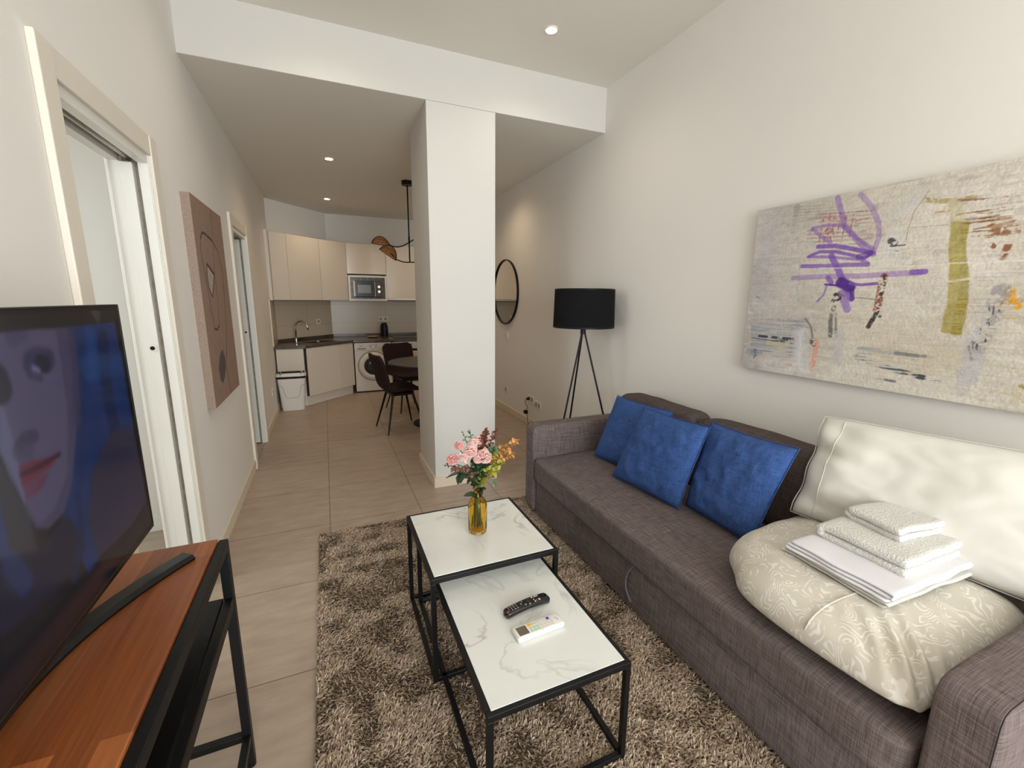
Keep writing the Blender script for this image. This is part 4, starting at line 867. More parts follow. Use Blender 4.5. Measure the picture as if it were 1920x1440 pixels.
SCRN=[('poly',0,(18,18,24),1,[(0.764,1.453),(1.358,1.451),(1.266,0.693),(0.606,0.93)]),
('poly',0,(14,40,86),1,[(1.086,1.404),(1.288,1.404),(1.294,1.163),(1.283,0.973),(1.122,0.958),(0.996,0.939),(0.951,1.081),(1.038,1.207)]),
('soft',0.07,(20,62,120),0.7,[(1.166,1.38),(1.145,1.3)]),
('soft',0.05,(10,26,58),0.8,[(1.217,1.367),(1.195,1.256),(1.2,1.16)]),
('soft',0.06,(14,34,76),0.8,[(1.115,1.355),(1.032,1.127)]),
('soft',0.05,(24,60,112),0.5,[(1.127,1.32),(1.299,1.3)]),
('poly',0,(64,60,86),0.95,[(0.895,1.406),(1.086,1.404),(1.1,1.381),(1.089,1.31),(1.071,1.256),(1.034,1.184),(1.0,1.119),(0.959,1.083),(0.912,1.078),(0.883,1.093),(0.867,1.126),(0.863,1.176),(0.85,1.224),(0.841,1.24),(0.746,1.293),(0.781,1.407)]),
('poly',0,(78,72,100),0.8,[(0.895,1.406),(1.044,1.404),(1.04,1.333),(1.031,1.249),(0.993,1.142),(0.932,1.098),(0.889,1.097),(0.867,1.157),(0.868,1.191),(0.874,1.255),(0.862,1.303)]),
('soft',0.03,(50,46,74),0.7,[(1.095,1.397),(1.087,1.318),(1.057,1.226)]),
('poly',0,(96,98,130),0.7,[(0.862,1.303),(0.869,1.295),(0.874,1.255),(0.873,1.199),(0.87,1.135),(0.852,1.187),(0.84,1.234)]),
('soft',0.028,(58,56,84),0.7,[(0.92,1.394),(0.948,1.402)]),
('soft',0.022,(54,50,80),0.85,[(0.951,1.363),(0.975,1.367),(1.009,1.359)]),
('soft',0.036,(40,42,70),0.9,[(0.952,1.35),(0.982,1.352),(1.006,1.351)]),
('soft',0.03,(20,22,44),0.95,[(0.98,1.348),(0.994,1.344)]),
('soft',0.02,(108,104,140),0.8,[(0.957,1.338),(0.967,1.335)]),
('soft',0.014,(44,42,70),0.8,[(0.946,1.347),(0.947,1.333),(0.973,1.325)]),
('soft',0.05,(16,18,34),0.9,[(0.869,1.339),(0.872,1.326)]),
('soft',0.022,(46,42,66),0.8,[(0.886,1.232),(0.899,1.239),(0.925,1.236)]),
('soft',0.03,(56,50,76),0.6,[(0.881,1.223),(0.903,1.219)]),
('poly',0,(96,28,50),0.95,[(0.875,1.202),(0.903,1.202),(0.928,1.194),(0.983,1.186),(0.951,1.173),(0.909,1.171),(0.871,1.167)]),
('soft',0.008,(44,14,32),0.9,[(0.875,1.188),(0.913,1.185),(0.982,1.185)]),
('poly',0,(92,40,66),0.8,[(0.873,1.167),(0.908,1.17),(0.94,1.167),(0.921,1.148),(0.894,1.144),(0.875,1.15)]),
('poly',0,(46,44,52),0.95,[(0.837,1.225),(0.851,1.184),(0.871,1.124),(0.876,1.057),(0.794,1.092),(0.695,1.127),(0.738,1.269)]),
('poly',0,(40,52,96),0.9,[(0.82,1.175),(0.817,1.081),(0.814,1.014),(0.772,1.024),(0.674,1.058),(0.716,1.197)]),
('poly',0,(26,28,48),0.95,[(0.794,1.092),(0.876,1.057),(0.92,1.066),(0.971,1.079),(1.006,0.989),(0.912,0.969),(0.76,0.987),(0.667,1.036)]),
('soft',0.04,(34,50,96),0.7,[(0.814,1.072),(0.83,1.031)]),
('poly',0,(40,38,58),0.95,[(1.033,1.041),(1.071,1.111),(1.126,1.15),(1.192,1.167),(1.245,1.162),(1.286,1.145),(1.294,1.1),(1.302,1.021),(1.31,0.956),(1.215,0.935),(1.114,0.938),(1.042,0.95),(1.028,0.982)]),
('soft',0.02,(14,32,66),0.8,[(1.012,1.093),(1.0,1.015),(0.95,0.96)]),
('poly',0,(24,24,22),0.9,[(0.908,1.447),(1.309,1.444),(1.289,1.404),(1.093,1.403),(0.895,1.407),(0.781,1.41),(0.793,1.448)]),  # dark band along the top: room reflection painted into the screen colours
('soft',0.03,(66,66,58),0.7,[(1.196,1.436),(1.208,1.421)])]

# abstract painting on the right wall
pt = thing('abstract_painting', 'wide abstract painting with purple strokes and a gold band over the sofa', 'painting', (XR, 0.97, 1.10))
b = B(); box(b, 2.110, XR-0.001, 0.265, 1.678, 1.104, 1.926); obj('stretcher', b, mat('canvas_edge', (150, 142, 134), 0.8, var=0.05), pt)
def f_paint(U, V):
    t = np.clip((1.68-U)/0.5, 0, 1)[..., None]; rng = np.random.default_rng(4)
    img = np.array((192., 186, 184))*(1-t)+np.array((208., 201, 188))*t
    h_, w_ = U.shape
    for q in range(5):
        s = vnoise((h_, w_), (int(h_/(2.2+q*1.5)), 14+q*9), rng); pat = vnoise((h_, w_), (7+q, 9+q), rng)
        m = (np.clip((s-0.66)*6, 0, 1)*np.clip((pat-0.5)*3, 0, 1)*0.32)[..., None]; c_ = [(150, 146, 144), (218, 214, 210), (176, 158, 132), (224, 220, 212), (150, 140, 140)][q]
        img = img*(1-m)+np.array(c_, float)*m
    bl = vnoise((h_, w_), (5, 8), rng); img = img+((bl-0.5)*26)[..., None]*np.array((1, 0.97, 1.03))
    n1, st = paint(U, V, img, PAINT, 5, mottled=True)
    img += ((n1-0.5)*22+(st-0.5)*18)[..., None]
    return img
painted_plane('canvas_face', 1.678, 0.265, 1.104, 1.926, 2.1095, 620, 400, f_paint, attr_mat('oil_paint', 0.55, bump=0.5), pt, lambda U, V: 0*U)
# tall canvas on the left wall
cv_ = thing('wall_canvas', 'tall brown canvas with thin black line drawing on the left wall between the doors', 'painting', (XL, 3.2, 0.83))
b = B(); box(b, XL, XL+0.042, 2.855, 3.60, 0.838, 1.995); obj('stretcher', b, mat('linen_edge', (158, 138, 124), 0.9, bump=0.9, bscale=120, var=0.12, vscale=90), cv_)
def f_canv(U, V):
    img = np.zeros(U.shape+(3,))+np.array((150., 124, 108)); n1, st = paint(U, V, img, CANV, 9); img += ((n1-0.5)*14)[..., None]; return img
cv_['flip'] = 1
painted_plane('canvas_face', 3.60, 2.855, 0.838, 1.995, XL+0.0425, 240, 370, f_canv, attr_mat('printed_linen', 0.85, bump=0.4), cv_); del cv_['flip']

# ------------------------------------------------------------------ TV console
cs = thing('tv_console', 'tall console table with a brown plank top, black steel frame and black shelf', 'console table', (-0.465, 0.65, 0))
CX0, CX1, CY0, CY1, CZ = -0.632, -0.300, -0.12, 1.362, 0.785
obj('tabletop', bx(CX0+0.002, CX1-0.024, CY0+0.02, CY1-0.004, CZ-0.022, CZ, 0.0025), m_wood, cs)
b = B(); s_ = 0.025
box(b, CX1-s_+0.002, CX1, CY0, CY1, CZ-0.035, CZ-0.006, 0.002); box(b, CX0, CX0+s_, CY0, CY1, CZ-0.05, CZ-0.024, 0.002)
box(b, CX0+s_, CX1-s_, CY1-s_, CY1, CZ-0.05, CZ-0.024, 0.002); box(b, CX0+s_, CX1-s_, CY0, CY0+s_, CZ-0.05, CZ-0.024, 0.002); obj('top_frame', b, m_blackm, cs)
for x in (CX0, CX1-s_):
    for y in (CY0, CY1-s_):
        l = obj('leg', bx(x, x+s_, y, y+s_, 0.012, CZ-0.03, 0.002), m_blackm, cs); b = B(); cyl(b, (x+s_/2, y+s_/2, 0), (x+s_/2, y+s_/2, 0.014), 0.014, n=14); obj('foot', b, m_blackp, l, 40)
obj('shelf', bx(CX0+0.004, CX1-0.028, CY0+0.02, CY1-0.01, 0.585, 0.600, 0.002), m_blackm, cs)
obj('shelf_rail', bx(CX1-s_+0.002, CX1-0.001, CY0+s_, CY1-s_, 0.572, 0.606, 0.002), m_blackm, cs)
for z in (0.10,):
    obj('stretcher', bx(CX1-s_+0.002, CX1-0.002, CY0+s_, CY1-s_, z, z+0.024, 0.002), m_blackm, cs)
    obj('stretcher', bx(CX0+s_, CX1-s_, CY1-s_+0.002, CY1-0.002, z, z+0.024, 0.002), m_blackm, cs); obj('stretcher', bx(CX0+s_, CX1-s_, CY0+0.002, CY0+s_-0.002, z, z+0.024, 0.002), m_blackm, cs)
# ------------------------------------------------------------------ television
TX = -0.450
tv = thing('television', 'flat television on the console, its screen showing a close-up of a face', 'television', (-0.50, 0.83, CZ))
b = B(); box(b, TX-0.022, TX-0.001, 0.352, 1.318, 0.873, 1.442, 0.002); box(b, TX-0.06, TX-0.022, 0.48, 1.19, 0.90, 1.22, 0.008); obj('casing', b, m_blackp, tv)
b = B(); box(b, TX-0.001, TX+0.002, 0.352, 1.318, 0.873, 0.884, 0.001); box(b, TX-0.001, TX+0.002, 0.352, 1.318, 1.438, 1.442, 0.001); box(b, TX-0.001, TX+0.002, 1.314, 1.318, 0.884, 1.438); box(b, TX-0.001, TX+0.002, 0.352, 0.356, 0.884, 1.438); obj('bezel', b, m_blackp, tv)
def f_scr(U, V):
    img = np.zeros(U.shape+(3,))+np.array((22., 24, 34)); n1, st = paint(U, V, img, SCRN, 3)
    for _ in range(3): img[1:-1, 1:-1] = (img[:-2, 1:-1]+img[2:, 1:-1]+img[1:-1, :-2]+img[1:-1, 2:]+2*img[1:-1, 1:-1])/6
    m = (U > 1.300) | (V > 1.430) | (V < 0.893); img[m] = (10, 10, 11); return img
scr_m = attr_mat('lit_screen', 0.12, emit=0.62, spec=0.25)
nt, pb = nodes(scr_m)
for l in list(nt.links):
    if l.to_socket == pb.inputs['Base Color']: nt.links.remove(l)
pb.inputs['Base Color'].default_value = (0.006, 0.006, 0.008, 1)
tv['flip'] = 1; painted_plane('screen', 1.314, 0.356, 0.884, 1.438, TX+0.001, 420, 250, f_scr, scr_m, tv); del tv['flip']
b = B(); ys = np.linspace(0.40, 1.275, 46); prev = None; secs = []
for y in ys:
    t = (y-0.8375)/0.4375; x = -0.535+0.163*t*t; tx = Vector((2*0.163*t/0.4375, 1, 0)).normalized(); n = Vector((tx.y, -tx.x, 0)); hh = 0.014+0.003*(1-t*t)
    c = Vector((x, y, CZ)); secs.append([b.verts.new(c-n*0.022+Vector((0, 0, 0.001))), b.verts.new(c+n*0.020+Vector((0, 0, 0.001))), b.verts.new(c+n*0.021+Vector((0, 0, hh*0.45))), b.verts.new(c+n*0.012+Vector((0, 0, hh))), b.verts.new(c-n*0.020+Vector((0, 0, hh)))])
for s0, s1 in zip(secs[:-1], secs[1:]):
    for k in range(5): b.faces.new((s0[k], s0[(k+1) % 5], s1[(k+1) % 5], s1[k]))
b.faces.new(secs[0][::-1]); b.faces.new(secs[-1]); bmesh.ops.recalc_face_normals(b, faces=b.faces)
st_ = obj('stand', b, m_blackp, tv, 30); obj('neck', bx(-0.548, -0.512, 0.80, 0.875, CZ+0.008, 0.93, 0.004), m_blackp, st_)

# ------------------------------------------------------------------ rug
RX0, RX1, RY0, RY1 = -0.125, 1.50, 0.35, 2.735
rg = thing('shag_rug', 'shaggy grey-brown rug under the coffee tables', 'rug', (0.7, 1.5, 0))
obj('backing', bx(RX0, RX1, RY0, RY1, 0.001, 0.010, 0.002), mat('rug_backing', (88, 74, 62), 0.95), rg)
def rug_pile():
    rng = np.random.default_rng(11); sp = 0.0058
    gx, gy = np.meshgrid(np.arange(RX0+0.003, 1.36, sp), np.arange(RY0+0.003, RY1-0.002, sp)); n = gx.size
    x = gx.ravel()+rng.uniform(-sp/2, sp/2, n); y = gy.ravel()+rng.uniform(-sp/2, sp/2, n)
    lf = vnoise(gx.shape, (gx.shape[0]//14+1, gx.shape[1]//14+1), rng).ravel()
    l2 = vnoise(gx.shape, (gx.shape[0]//6+1, gx.shape[1]//6+1), rng).ravel()
    ang = lf*5+rng.normal(0, 0.95, n)+3.0; lean = 0.65+0.5*l2+rng.normal(0, 0.25, n); L = rng.uniform(0.015, 0.025, n)
    w0 = rng.uniform(0.0014, 0.0026, n); dx, dy = np.cos(ang), np.sin(ang); px_, py_ = -dy, dx
    co = []
    for t, wf in ((0, 0.8), (0.38, 1.1), (0.75, 1.0), (1.0, 0.25)):
        a = lean*t; hx = L*t*np.sin(a)*0.9; z = 0.009+L*t*np.cos(a)*0.85; cx = x+dx*hx; cy = y+dy*hx
        for s in (-1, 1): co.append(np.stack([cx+px_*w0*wf*s, cy+py_*w0*wf*s, np.maximum(z, 0.011)+(0.0012 if s > 0 else 0)], 1))
    co = np.stack(co, 1).reshape(-1, 3).astype(np.float32); co -= np.array(rg.location[:], np.float32)
    base = (np.arange(n)*8)[:, None, None]; q = np.array([[0, 1, 3, 2], [2, 3, 5, 4], [4, 5, 7, 6]])[None]; q = (base+q).reshape(-1, 4)
    me = bpy.data.meshes.new('pile'); me.vertices.add(len(co)); me.vertices.foreach_set('co', co.ravel()); me.loops.add(q.size); me.loops.foreach_set('vertex_index', q.ravel().astype(np.int32))
    me.polygons.add(len(q)); me.polygons.foreach_set('loop_start', np.arange(0, q.size, 4, dtype=np.int32)); me.update(calc_edges=True)
    pal = srgb2lin(np.array([(182, 162, 140), (168, 148, 127), (152, 133, 112), (198, 179, 156), (136, 117, 98), (176, 156, 134)], float)); c = pal[rng.integers(0, 6, n)]*rng.uniform(0.8, 1.15, n)[:, None]
    sh = np.ones(8); c = (c[:, None, :]*sh[None, :, None]).reshape(-1, 3)
    at = me.color_attributes.new('paint', 'FLOAT_COLOR', 'POINT'); at.data.foreach_set('color', np.concatenate([c, np.ones((len(c), 1))], 1).astype(np.float32).ravel())
    me.polygons.foreach_set('use_smooth', np.ones(len(q), bool))
    o = obj('pile', me, attr_mat('rug_yarn', 0.9, spec=0.15), rg); o['kind'] = 'stuff'
rug_pile()

# ------------------------------------------------------------------ nesting coffee tables
def coffee(label, x0, x1, y0, y1, zt, marb, z0=0.018):
    t = thing('coffee_table', label, 'coffee table', ((x0+x1)/2, (y0+y1)/2, z0), 0); s = 0.018
    b = B()
    for a in ((x0, x1, y0, y0+s), (x0, x1, y1-s, y1), (x0, x0+s, y0+s, y1-s), (x1-s, x1, y0+s, y1-s)): box(b, *a, zt-0.02, zt, 0.0015)
    obj('top_frame', b, m_blackm, t)
    obj('marble_top', bx(x0+s-0.003, x1-s+0.003, y0+s-0.003, y1-s+0.003, zt-0.012, zt+0.0012, 0.001), marb, t)
    for a in ((x0, y0), (x1-s, y0), (x0, y1-s), (x1-s, y1-s)): obj('leg', bx(a[0], a[0]+s, a[1], a[1]+s, z0, zt-0.02, 0.0015), m_blackm, t)
    b = B()
    for a in ((x0+s, x1-s, y0, y0+s), (x0+s, x1-s, y1-s, y1), (x0, x0+s, y0+s, y1-s), (x1-s, x1, y0+s, y1-s)): box(b, *a, z0, z0+s, 0.0015)
    obj('base_frame', b, m_blackm, t); return t
T1Z, T2Z = 0.458, 0.376
coffee('square marble-topped black coffee table with the vase on it, the taller one', 0.288, 0.815, 1.398, 1.915, T1Z, m_marb1)
coffee('lower rectangular marble coffee table with the two remotes on it', 0.322, 0.790, 0.893, 1.872, T2Z, m_marb2)

# ------------------------------------------------------------------ vase and flowers
VX, VY, VZ = 0.553, 1.655, T1Z+0.0014
va = thing('glass_vase', 'ribbed amber glass bottle vase on the taller coffee table', 'vase', (VX, VY, VZ))
b = B(); R_ = 0.0405
prof = [(0.001, 0.004), (0.034, 0.003), (0.0395, 0.006), (R_, 0.016), (R_, 0.125), (0.037, 0.142), (0.028, 0.156), (0.0165, 0.165), (0.0155, 0.190), (0.0165, 0.194), (0.0195, 0.198), (0.0195, 0.205), (0.016, 0.208), (0.0125, 0.206)]
inner = [(0.0125, 0.19), (0.0135, 0.166), (0.025, 0.154), (0.034, 0.14), (0.0375, 0.125), (0.0375, 0.018), (0.034, 0.010), (0.001, 0.009)]
n = 72; rings = []
for r, z in prof+inner:
    row = []
    for k in range(n):
        rr = r*(1+(0.028 if (0.02 < z < 0.135 and r > 0.038) else 0)*math.cos(k*2*PI*18/n)); row.append(b.verts.new((VX+rr*math.cos(2*PI*k/n), VY+rr*math.sin(2*PI*k/n), VZ+z)))
    rings.append(row)
for i in range(len(rings)-1):
    for k in range(n): b.faces.new((rings[i][k], rings[i][(k+1) % n], rings[i+1][(k+1) % n], rings[i+1][k]))
obj('bottle', b, m_glass, va, True)
m_stem = mat('green_stem', (62, 92, 52), 0.6); m_leafd = mat('dark_green_leaf', (44, 66, 44), 0.5, var=0.2, vscale=30); m_leafg = mat('grey_green_leaf', (92, 122, 92), 0.6, var=0.15, vscale=30)
m_amber = mat('amber_leaf', (186, 128, 66), 0.55, var=0.25, vscale=40); m_yel = mat('yellow_green_leaf', (158, 154, 58), 0.55, var=0.25, vscale=40); m_rust = mat('rust_leaf', (124, 62, 46), 0.6, var=0.25, vscale=40); m_mauve = mat('mauve_berry_leaf', (134, 96, 78), 0.6, var=0.25, vscale=40)
m_pink = mat('pink_petal', (248, 208, 202), 0.7, var=0.07, vscale=25); m_pinkd = mat('deep_pink_petal', (244, 182, 176), 0.7, var=0.08, vscale=25)
neck = Vector((VX, VY, VZ+0.19))
m_fill = mat('white_filler_petal', (226, 214, 204), 0.7, var=0.05)
def VP(px, py, dy=0.0):   # position in the bouquet: right/up offsets (cm-like units) from the vase mouth, dy = depth
    return Vector((VX+(px-896)*0.00238, VY+dy-(px-896)*0.0003, VZ+0.205+(918-py)*0.00236))
def stem_pts(tip, rng, droop=0.0):
    m1 = neck+Vector((0, 0, 0.04))+(tip-neck)*0.25; return curve([Vector((VX-(tip.x-VX)*0.16, VY-(tip.y-VY)*0.25, VZ+0.018+0.02*abs(tip.x-VX))), neck, m1.lerp(tip, 0.35)+Vector((0, 0, 0.012+droop)), tip], 8)
def leaf(b, base, d, L, w_, up_=Vector((0, 0, 1)), fold=0.25):
    d = d.normalized(); s = d.cross(up_); s = s.normalized() if s.length > 1e-3 else Vector((1, 0, 0)); n_ = s.cross(d)
    rows = []
    for t in (0, 0.2, 0.45, 0.7, 0.9, 1.0):
        hw = w_*0.5*math.sin(PI*min(1, t*0.92+0.06))**0.8; c_ = base+d*L*t+n_*(-0.25*L*t*t)
        rows.append((b.verts.new(c_-s*hw+n_*fold*hw), b.verts.new(c_), b.verts.new(c_+s*hw+n_*fold*hw)))
    for r0_, r1_ in zip(rows[:-1], rows[1:]):
        for k in (0, 1): b.faces.new((r0_[k], r0_[k+1], r1_[k+1], r1_[k]))
def sprig(label, tip, m, seed, n_=14, L=0.022, w_=0.014, start=0.45, droop=0.0, group='foliage sprigs in the vase', name='foliage_sprig', cat='foliage', spread=1.0):
    rng = random.Random(seed); n_ = int(n_*1.5); L *= 1.15; w_ *= 1.25; t = thing(name, label, cat, neck, 0, group); pts = stem_pts(tip, rng, droop)
    b = B(); tube(b, pts, 0.0013, 6); obj('stem', b, m_stem, t, True)
    b = B(); N = len(pts)
    for k in range(n_):
        f = start+(1-start)*k/(n_-1); i = min(N-2, int(f*(N-1))); p = pts[i].lerp(pts[i+1], f*(N-1)-i) if i < N-1 else pts[-1]; ax = (pts[i+1]-pts[i]).normalized()
        a = k*2.4+rng.uniform(-.4, .4); o1 = ax.orthogonal().normalized(); o2 = ax.cross(o1); rad = o1*math.cos(a)+o2*math.sin(a)
        leaf(b, p, rad*spread+ax*rng.uniform(0.3, 0.9), L*rng.uniform(0.75, 1.2), w_*rng.uniform(0.8, 1.2), up_=Vector((rng.uniform(-.4, .4), -0.5, 1)), fold=0.35)
    leaf(b, pts[-1]-(pts[-1]-pts[-2])*0.2, pts[-1]-pts[-2], L, w_)
    obj('leaves', b, m, t, True); return t
def peony(label, c_, R, m, seed, group='pink peonies in the vase'):
    R *= 1.28
    rng = random.Random(seed); t = thing('peony', label, 'flower', neck, 0, group)
    b = B(); tube(b, stem_pts(c_-Vector((0, 0, R*0.5)), rng), 0.0018, 6); obj('stem', b, m_stem, t, True)
    b = B(); ax = (c_-neck).normalized()*0.5+Vector((-0.05, -0.75, 0.35)); ax.normalize(); o1 = ax.orthogonal().normalized(); o2 = ax.cross(o1)
    for ringi, (rr, cnt, op) in enumerate(((0.22, 5, 0.15), (0.38, 7, 0.35), (0.55, 8, 0.55), (0.74, 9, 0.8), (0.9, 10, 1.05), (1.0, 10, 1.35))):
        for k in range(cnt):
            a = 2*PI*k/cnt+ringi*0.5+rng.uniform(-.15, .15); rad = o1*math.cos(a)+o2*math.sin(a); tan = ax.cross(rad)
            wv = R*(0.55+0.25*rr); hgt = R*(1.0-0.12*ringi)
            def f(u, v, rad=rad, tan=tan, op=op, rr=rr, wv=wv, hgt=hgt, ph=rng.uniform(0, 6)):
                th = op*v*1.15; s = (u-0.5)*2; ww = wv*math.sin(PI*min(1, 0.18+v*0.75))*(1+0.06*math.sin(ph+u*14))
                r_ = R*rr*0.35+hgt*0.62*math.sin(th)*(1.0); h_ = hgt*0.8*v*math.cos(th*0.62)
                return c_-ax*R*0.35+rad*(r_-0.25*ww*s*s*1.2)+tan*ww*s*0.75+ax*(h_+0.05*R*math.sin(ph+u*16)*v)
            grid(b, f, 8, 6)
    obj('petals', b, m, t, True, solid=0.0006); return t
peony('large pale pink peony at the front of the bouquet', VP(905, 852, -0.035), 0.040, m_pink, 1)
peony('pink peony in the middle of the bouquet', VP(882, 843, -0.02), 0.036, m_pink, 2)
peony('small deep pink peony at the upper left of the bouquet', VP(864, 834, 0.0), 0.024, m_pinkd, 3)
peony('pink peony furthest left in the bouquet, facing the console', VP(851, 857, -0.01), 0.030, m_pinkd, 4)
peony('pink peony at the top of the bouquet behind the others', VP(902, 832, 0.03), 0.030, m_pink, 5)
peony('small pink bloom between the left peonies', VP(868, 852, -0.03), 0.022, m_pink, 6)
peony('small pale bloom tucked between the middle and front peonies', VP(891, 856, -0.045), 0.022, m_pink, 7)
peony('pale pink bloom between the upper blooms', VP(889, 830, 0.0), 0.024, m_pink, 8)
sprig('upright grey-green sprig at the top of the bouquet', VP(885, 813, 0.01), m_leafg, 11, 12, 0.015, 0.009)
sprig('short grey-green sprig rising left of the top one', VP(874, 815, 0.02), m_leafg, 12, 9, 0.012, 0.007)
sprig('rust-brown leafy sprig standing behind the peonies', VP(914, 816, 0.02), m_rust, 13, 18, 0.020, 0.016, 0.6)
sprig('rust-brown sprig with orange tips at the top right', VP(932, 818, 0.02), m_rust, 14, 14, 0.018, 0.013, 0.6)
sprig('amber sprig reaching furthest right in the bouquet', VP(968, 836, 0.0), m_amber, 15, 18, 0.019, 0.012, 0.5)
sprig('amber sprig drooping at the right of the bouquet', VP(958, 858, -0.01), m_amber, 16, 18, 0.020, 0.013, 0.45)
sprig('amber sprig in the middle right of the bouquet', VP(942, 840, -0.02), m_amber, 17, 18, 0.022, 0.014, 0.5)
sprig('yellow-green leafy sprig low at the right front', VP(932, 872, -0.03), m_yel, 18, 20, 0.024, 0.018, 0.4)
sprig('yellow-green leafy sprig below the amber ones', VP(922, 884, -0.035), m_yel, 19, 18, 0.022, 0.016, 0.35)
sprig('yellow-green sprig between the peonies and amber leaves', VP(920, 850, -0.03), m_yel, 20, 16, 0.022, 0.016, 0.55)
sprig('grey-green rosette sprig beside the large peony', VP(922, 842, -0.025), m_leafg, 21, 14, 0.022, 0.017, 0.75)
sprig('mauve berry sprig hanging at the left of the bouquet', VP(852, 874, -0.02), m_mauve, 22, 18, 0.015, 0.011, 0.45)
sprig('mauve berry sprig under the left peonies', VP(872, 872, -0.03), m_mauve, 23, 18, 0.016, 0.012, 0.4)
sprig('dark green leaves pointing down on the left side', VP(862, 886, -0.01), m_leafd, 24, 7, 0.050, 0.016, 0.65)
sprig('dark green leaves filling the centre below the blooms', VP(898, 868, -0.03), m_leafd, 25, 12, 0.045, 0.026, 0.25)
sprig('dark green leaves right above the vase neck', VP(885, 895, -0.01), m_leafd, 26, 10, 0.030, 0.018, 0.2)
sprig('olive sprig low on the left above the neck', VP(880, 890, -0.02), m_mauve, 27, 14, 0.016, 0.012, 0.3)
sprig('small green sprig hanging down right of the neck', VP(926, 912, -0.02), m_leafg, 28, 12, 0.015, 0.009, 0.35, 0.02)
sprig('amber sprig hanging low right of the vase mouth', VP(922, 896, -0.01), m_amber, 29, 10, 0.014, 0.010, 0.45, 0.01)
sprig('white filler sprig between the two left peonies', VP(858, 846, -0.02), m_fill, 31, 14, 0.010, 0.008, 0.7)
sprig('white filler sprig under the middle peony', VP(872, 860, -0.035), m_fill, 32, 12, 0.010, 0.008, 0.7)
sprig('thin dark sprig sticking out left at mid height', VP(840, 869, 0.0), m_leafd, 30, 8, 0.011, 0.005, 0.7)

# ------------------------------------------------------------------ remotes
TT = T2Z+0.0013
tr = thing('tv_remote', 'curved black television remote on the lower coffee table', 'remote control', (0.592, 1.225, TT), math.radians(8))
def remote_f(u, v, L=0.190, W=0.042, H=0.026):
    x = (u-0.5)*L; a = 2*PI*v; p = 4; c_, s = math.cos(a), math.sin(a); k = (abs(c_)**p+abs(s)**p)**(-1/p)
    e = min(1, min(u, 1-u)/0.09); rr = (1-(1-e)**2.4)**0.5 if e < 1 else 1; wd = W/2*(0.80+0.20*math.sin(PI*(0.25+0.5*u)))*(0.93+0.14*u)
    arch = 0.012*(1-((u-0.45)/0.55)**2); belly = 0.35+0.65*abs(2*u-0.95)**1.2
    z = s*k; z = z*H*0.5*(0.9 if z > 0 else belly)
    return Vector((x, c_*k*wd*max(rr, 0.05), H*0.45+z*max(rr, 0.05)+arch*0.55))
b = B(); grid(b, lambda u, v: remote_f(u, v), 36, 28); bmesh.ops.remove_doubles(b, verts=b.verts, dist=1e-5)
zmin = min(v.co.z for v in b.verts)
for v in b.verts: v.co.z -= zmin
obj('body', b, mat('gloss_black', (14, 14, 15), 0.18, coat=0.4), tr, True, local=True)
def dots(spec, hgt):
    b = B()
    for x, y, r in spec: 
        u = x/0.19+0.5; z = remote_f(u, 0.25).z-zmin; cyl(b, (x, y, z-0.002), (x, y, z+0.0008), r, n=10)
    return b
obj('grey_buttons', dots([(-0.075+0.0105*i, -0.009+0.009*j, 0.0021) for i in range(4) for j in range(3) if not (i == 0 and j == 0)]+[(-0.026, 0, 0.003), (-0.012, -0.010, 0.0035), (-0.018, 0.009, 0.0022), (0.004, -0.014, 0.0032), (0.072, 0.004, 0.0014)], 0), mat('button_grey', (150, 148, 144), 0.5), tr, local=True)
obj('power_button', dots([(-0.083, -0.008, 0.0045)], 0), mat('button_red', (170, 66, 50), 0.5), tr, local=True)
obj('wheel', dots([(0.004, 0.0, 0.0085)], 0), mat('wheel_black', (34, 34, 38), 0.35), tr, local=True)
def rects(spec, z):
    b = B()
    for x, y, w_, h_ in spec: box(b, x-w_/2, x+w_/2, y-h_/2, y+h_/2, z, z+0.0009)
    return b
zz = remote_f(0.70, 0.25).z-zmin-0.0003
obj('white_keys', rects([(0.026, 0.011, 0.005, 0.006), (0.026, -0.002, 0.005, 0.006), (0.028, -0.012, 0.005, 0.005), (0.040, 0.011, 0.005, 0.006), (0.046, -0.010, 0.005, 0.008), (0.048, 0.010, 0.004, 0.005)], zz), m_white, tr, local=True)
obj('red_key', rects([(0.036, -0.009, 0.004, 0.009)], zz), mat('key_red', (190, 60, 44), 0.5), tr, local=True)
obj('green_key', rects([(0.033, 0.010, 0.004, 0.007)], zz), mat('key_green', (120, 160, 130), 0.5), tr, local=True)
ar = thing('air_conditioner_remote', 'white air-conditioner remote with a grey display on the lower coffee table', 'remote control', (0.584, 1.118, TT), math.radians(3))
obj('body', bx(-0.088, 0.088, -0.028, 0.028, 0.0, 0.020, 0.007, 4), mat('remote_white', (232, 228, 222), 0.4), ar, 50, local=True)
obj('display', bx(-0.078, -0.042, -0.019, 0.018, 0.0195, 0.0206, 0.0005), mat('lcd_grey', (104, 98, 80), 0.3), ar, local=True)
obj('cover_seam', rects([(0.003, 0.0, 0.0012, 0.052)], 0.0195), mat('seam_grey', (184, 176, 166), 0.6), ar, local=True)
obj('orange_button', rects([(-0.030, 0.013, 0.013, 0.012)], 0.0198), mat('button_orange', (238, 172, 72), 0.5), ar, local=True)
obj('green_buttons', rects([(-0.031, -0.003, 0.010, 0.010), (-0.031, -0.015, 0.010, 0.008), (-0.018, -0.003, 0.010, 0.010), (-0.018, -0.015, 0.010, 0.009), (-0.006, -0.003, 0.009, 0.010), (-0.006, -0.015, 0.009, 0.009), (-0.017, 0.012, 0.010, 0.010), (-0.006, 0.012, 0.009, 0.010)], 0.0198), mat('button_green', (186, 210, 176), 0.5), ar, local=True)
obj('blue_button', rects([(0.042, 0.014, 0.010, 0.010)], 0.0198), mat('button_blue', (58, 56, 170), 0.5), ar, local=True)
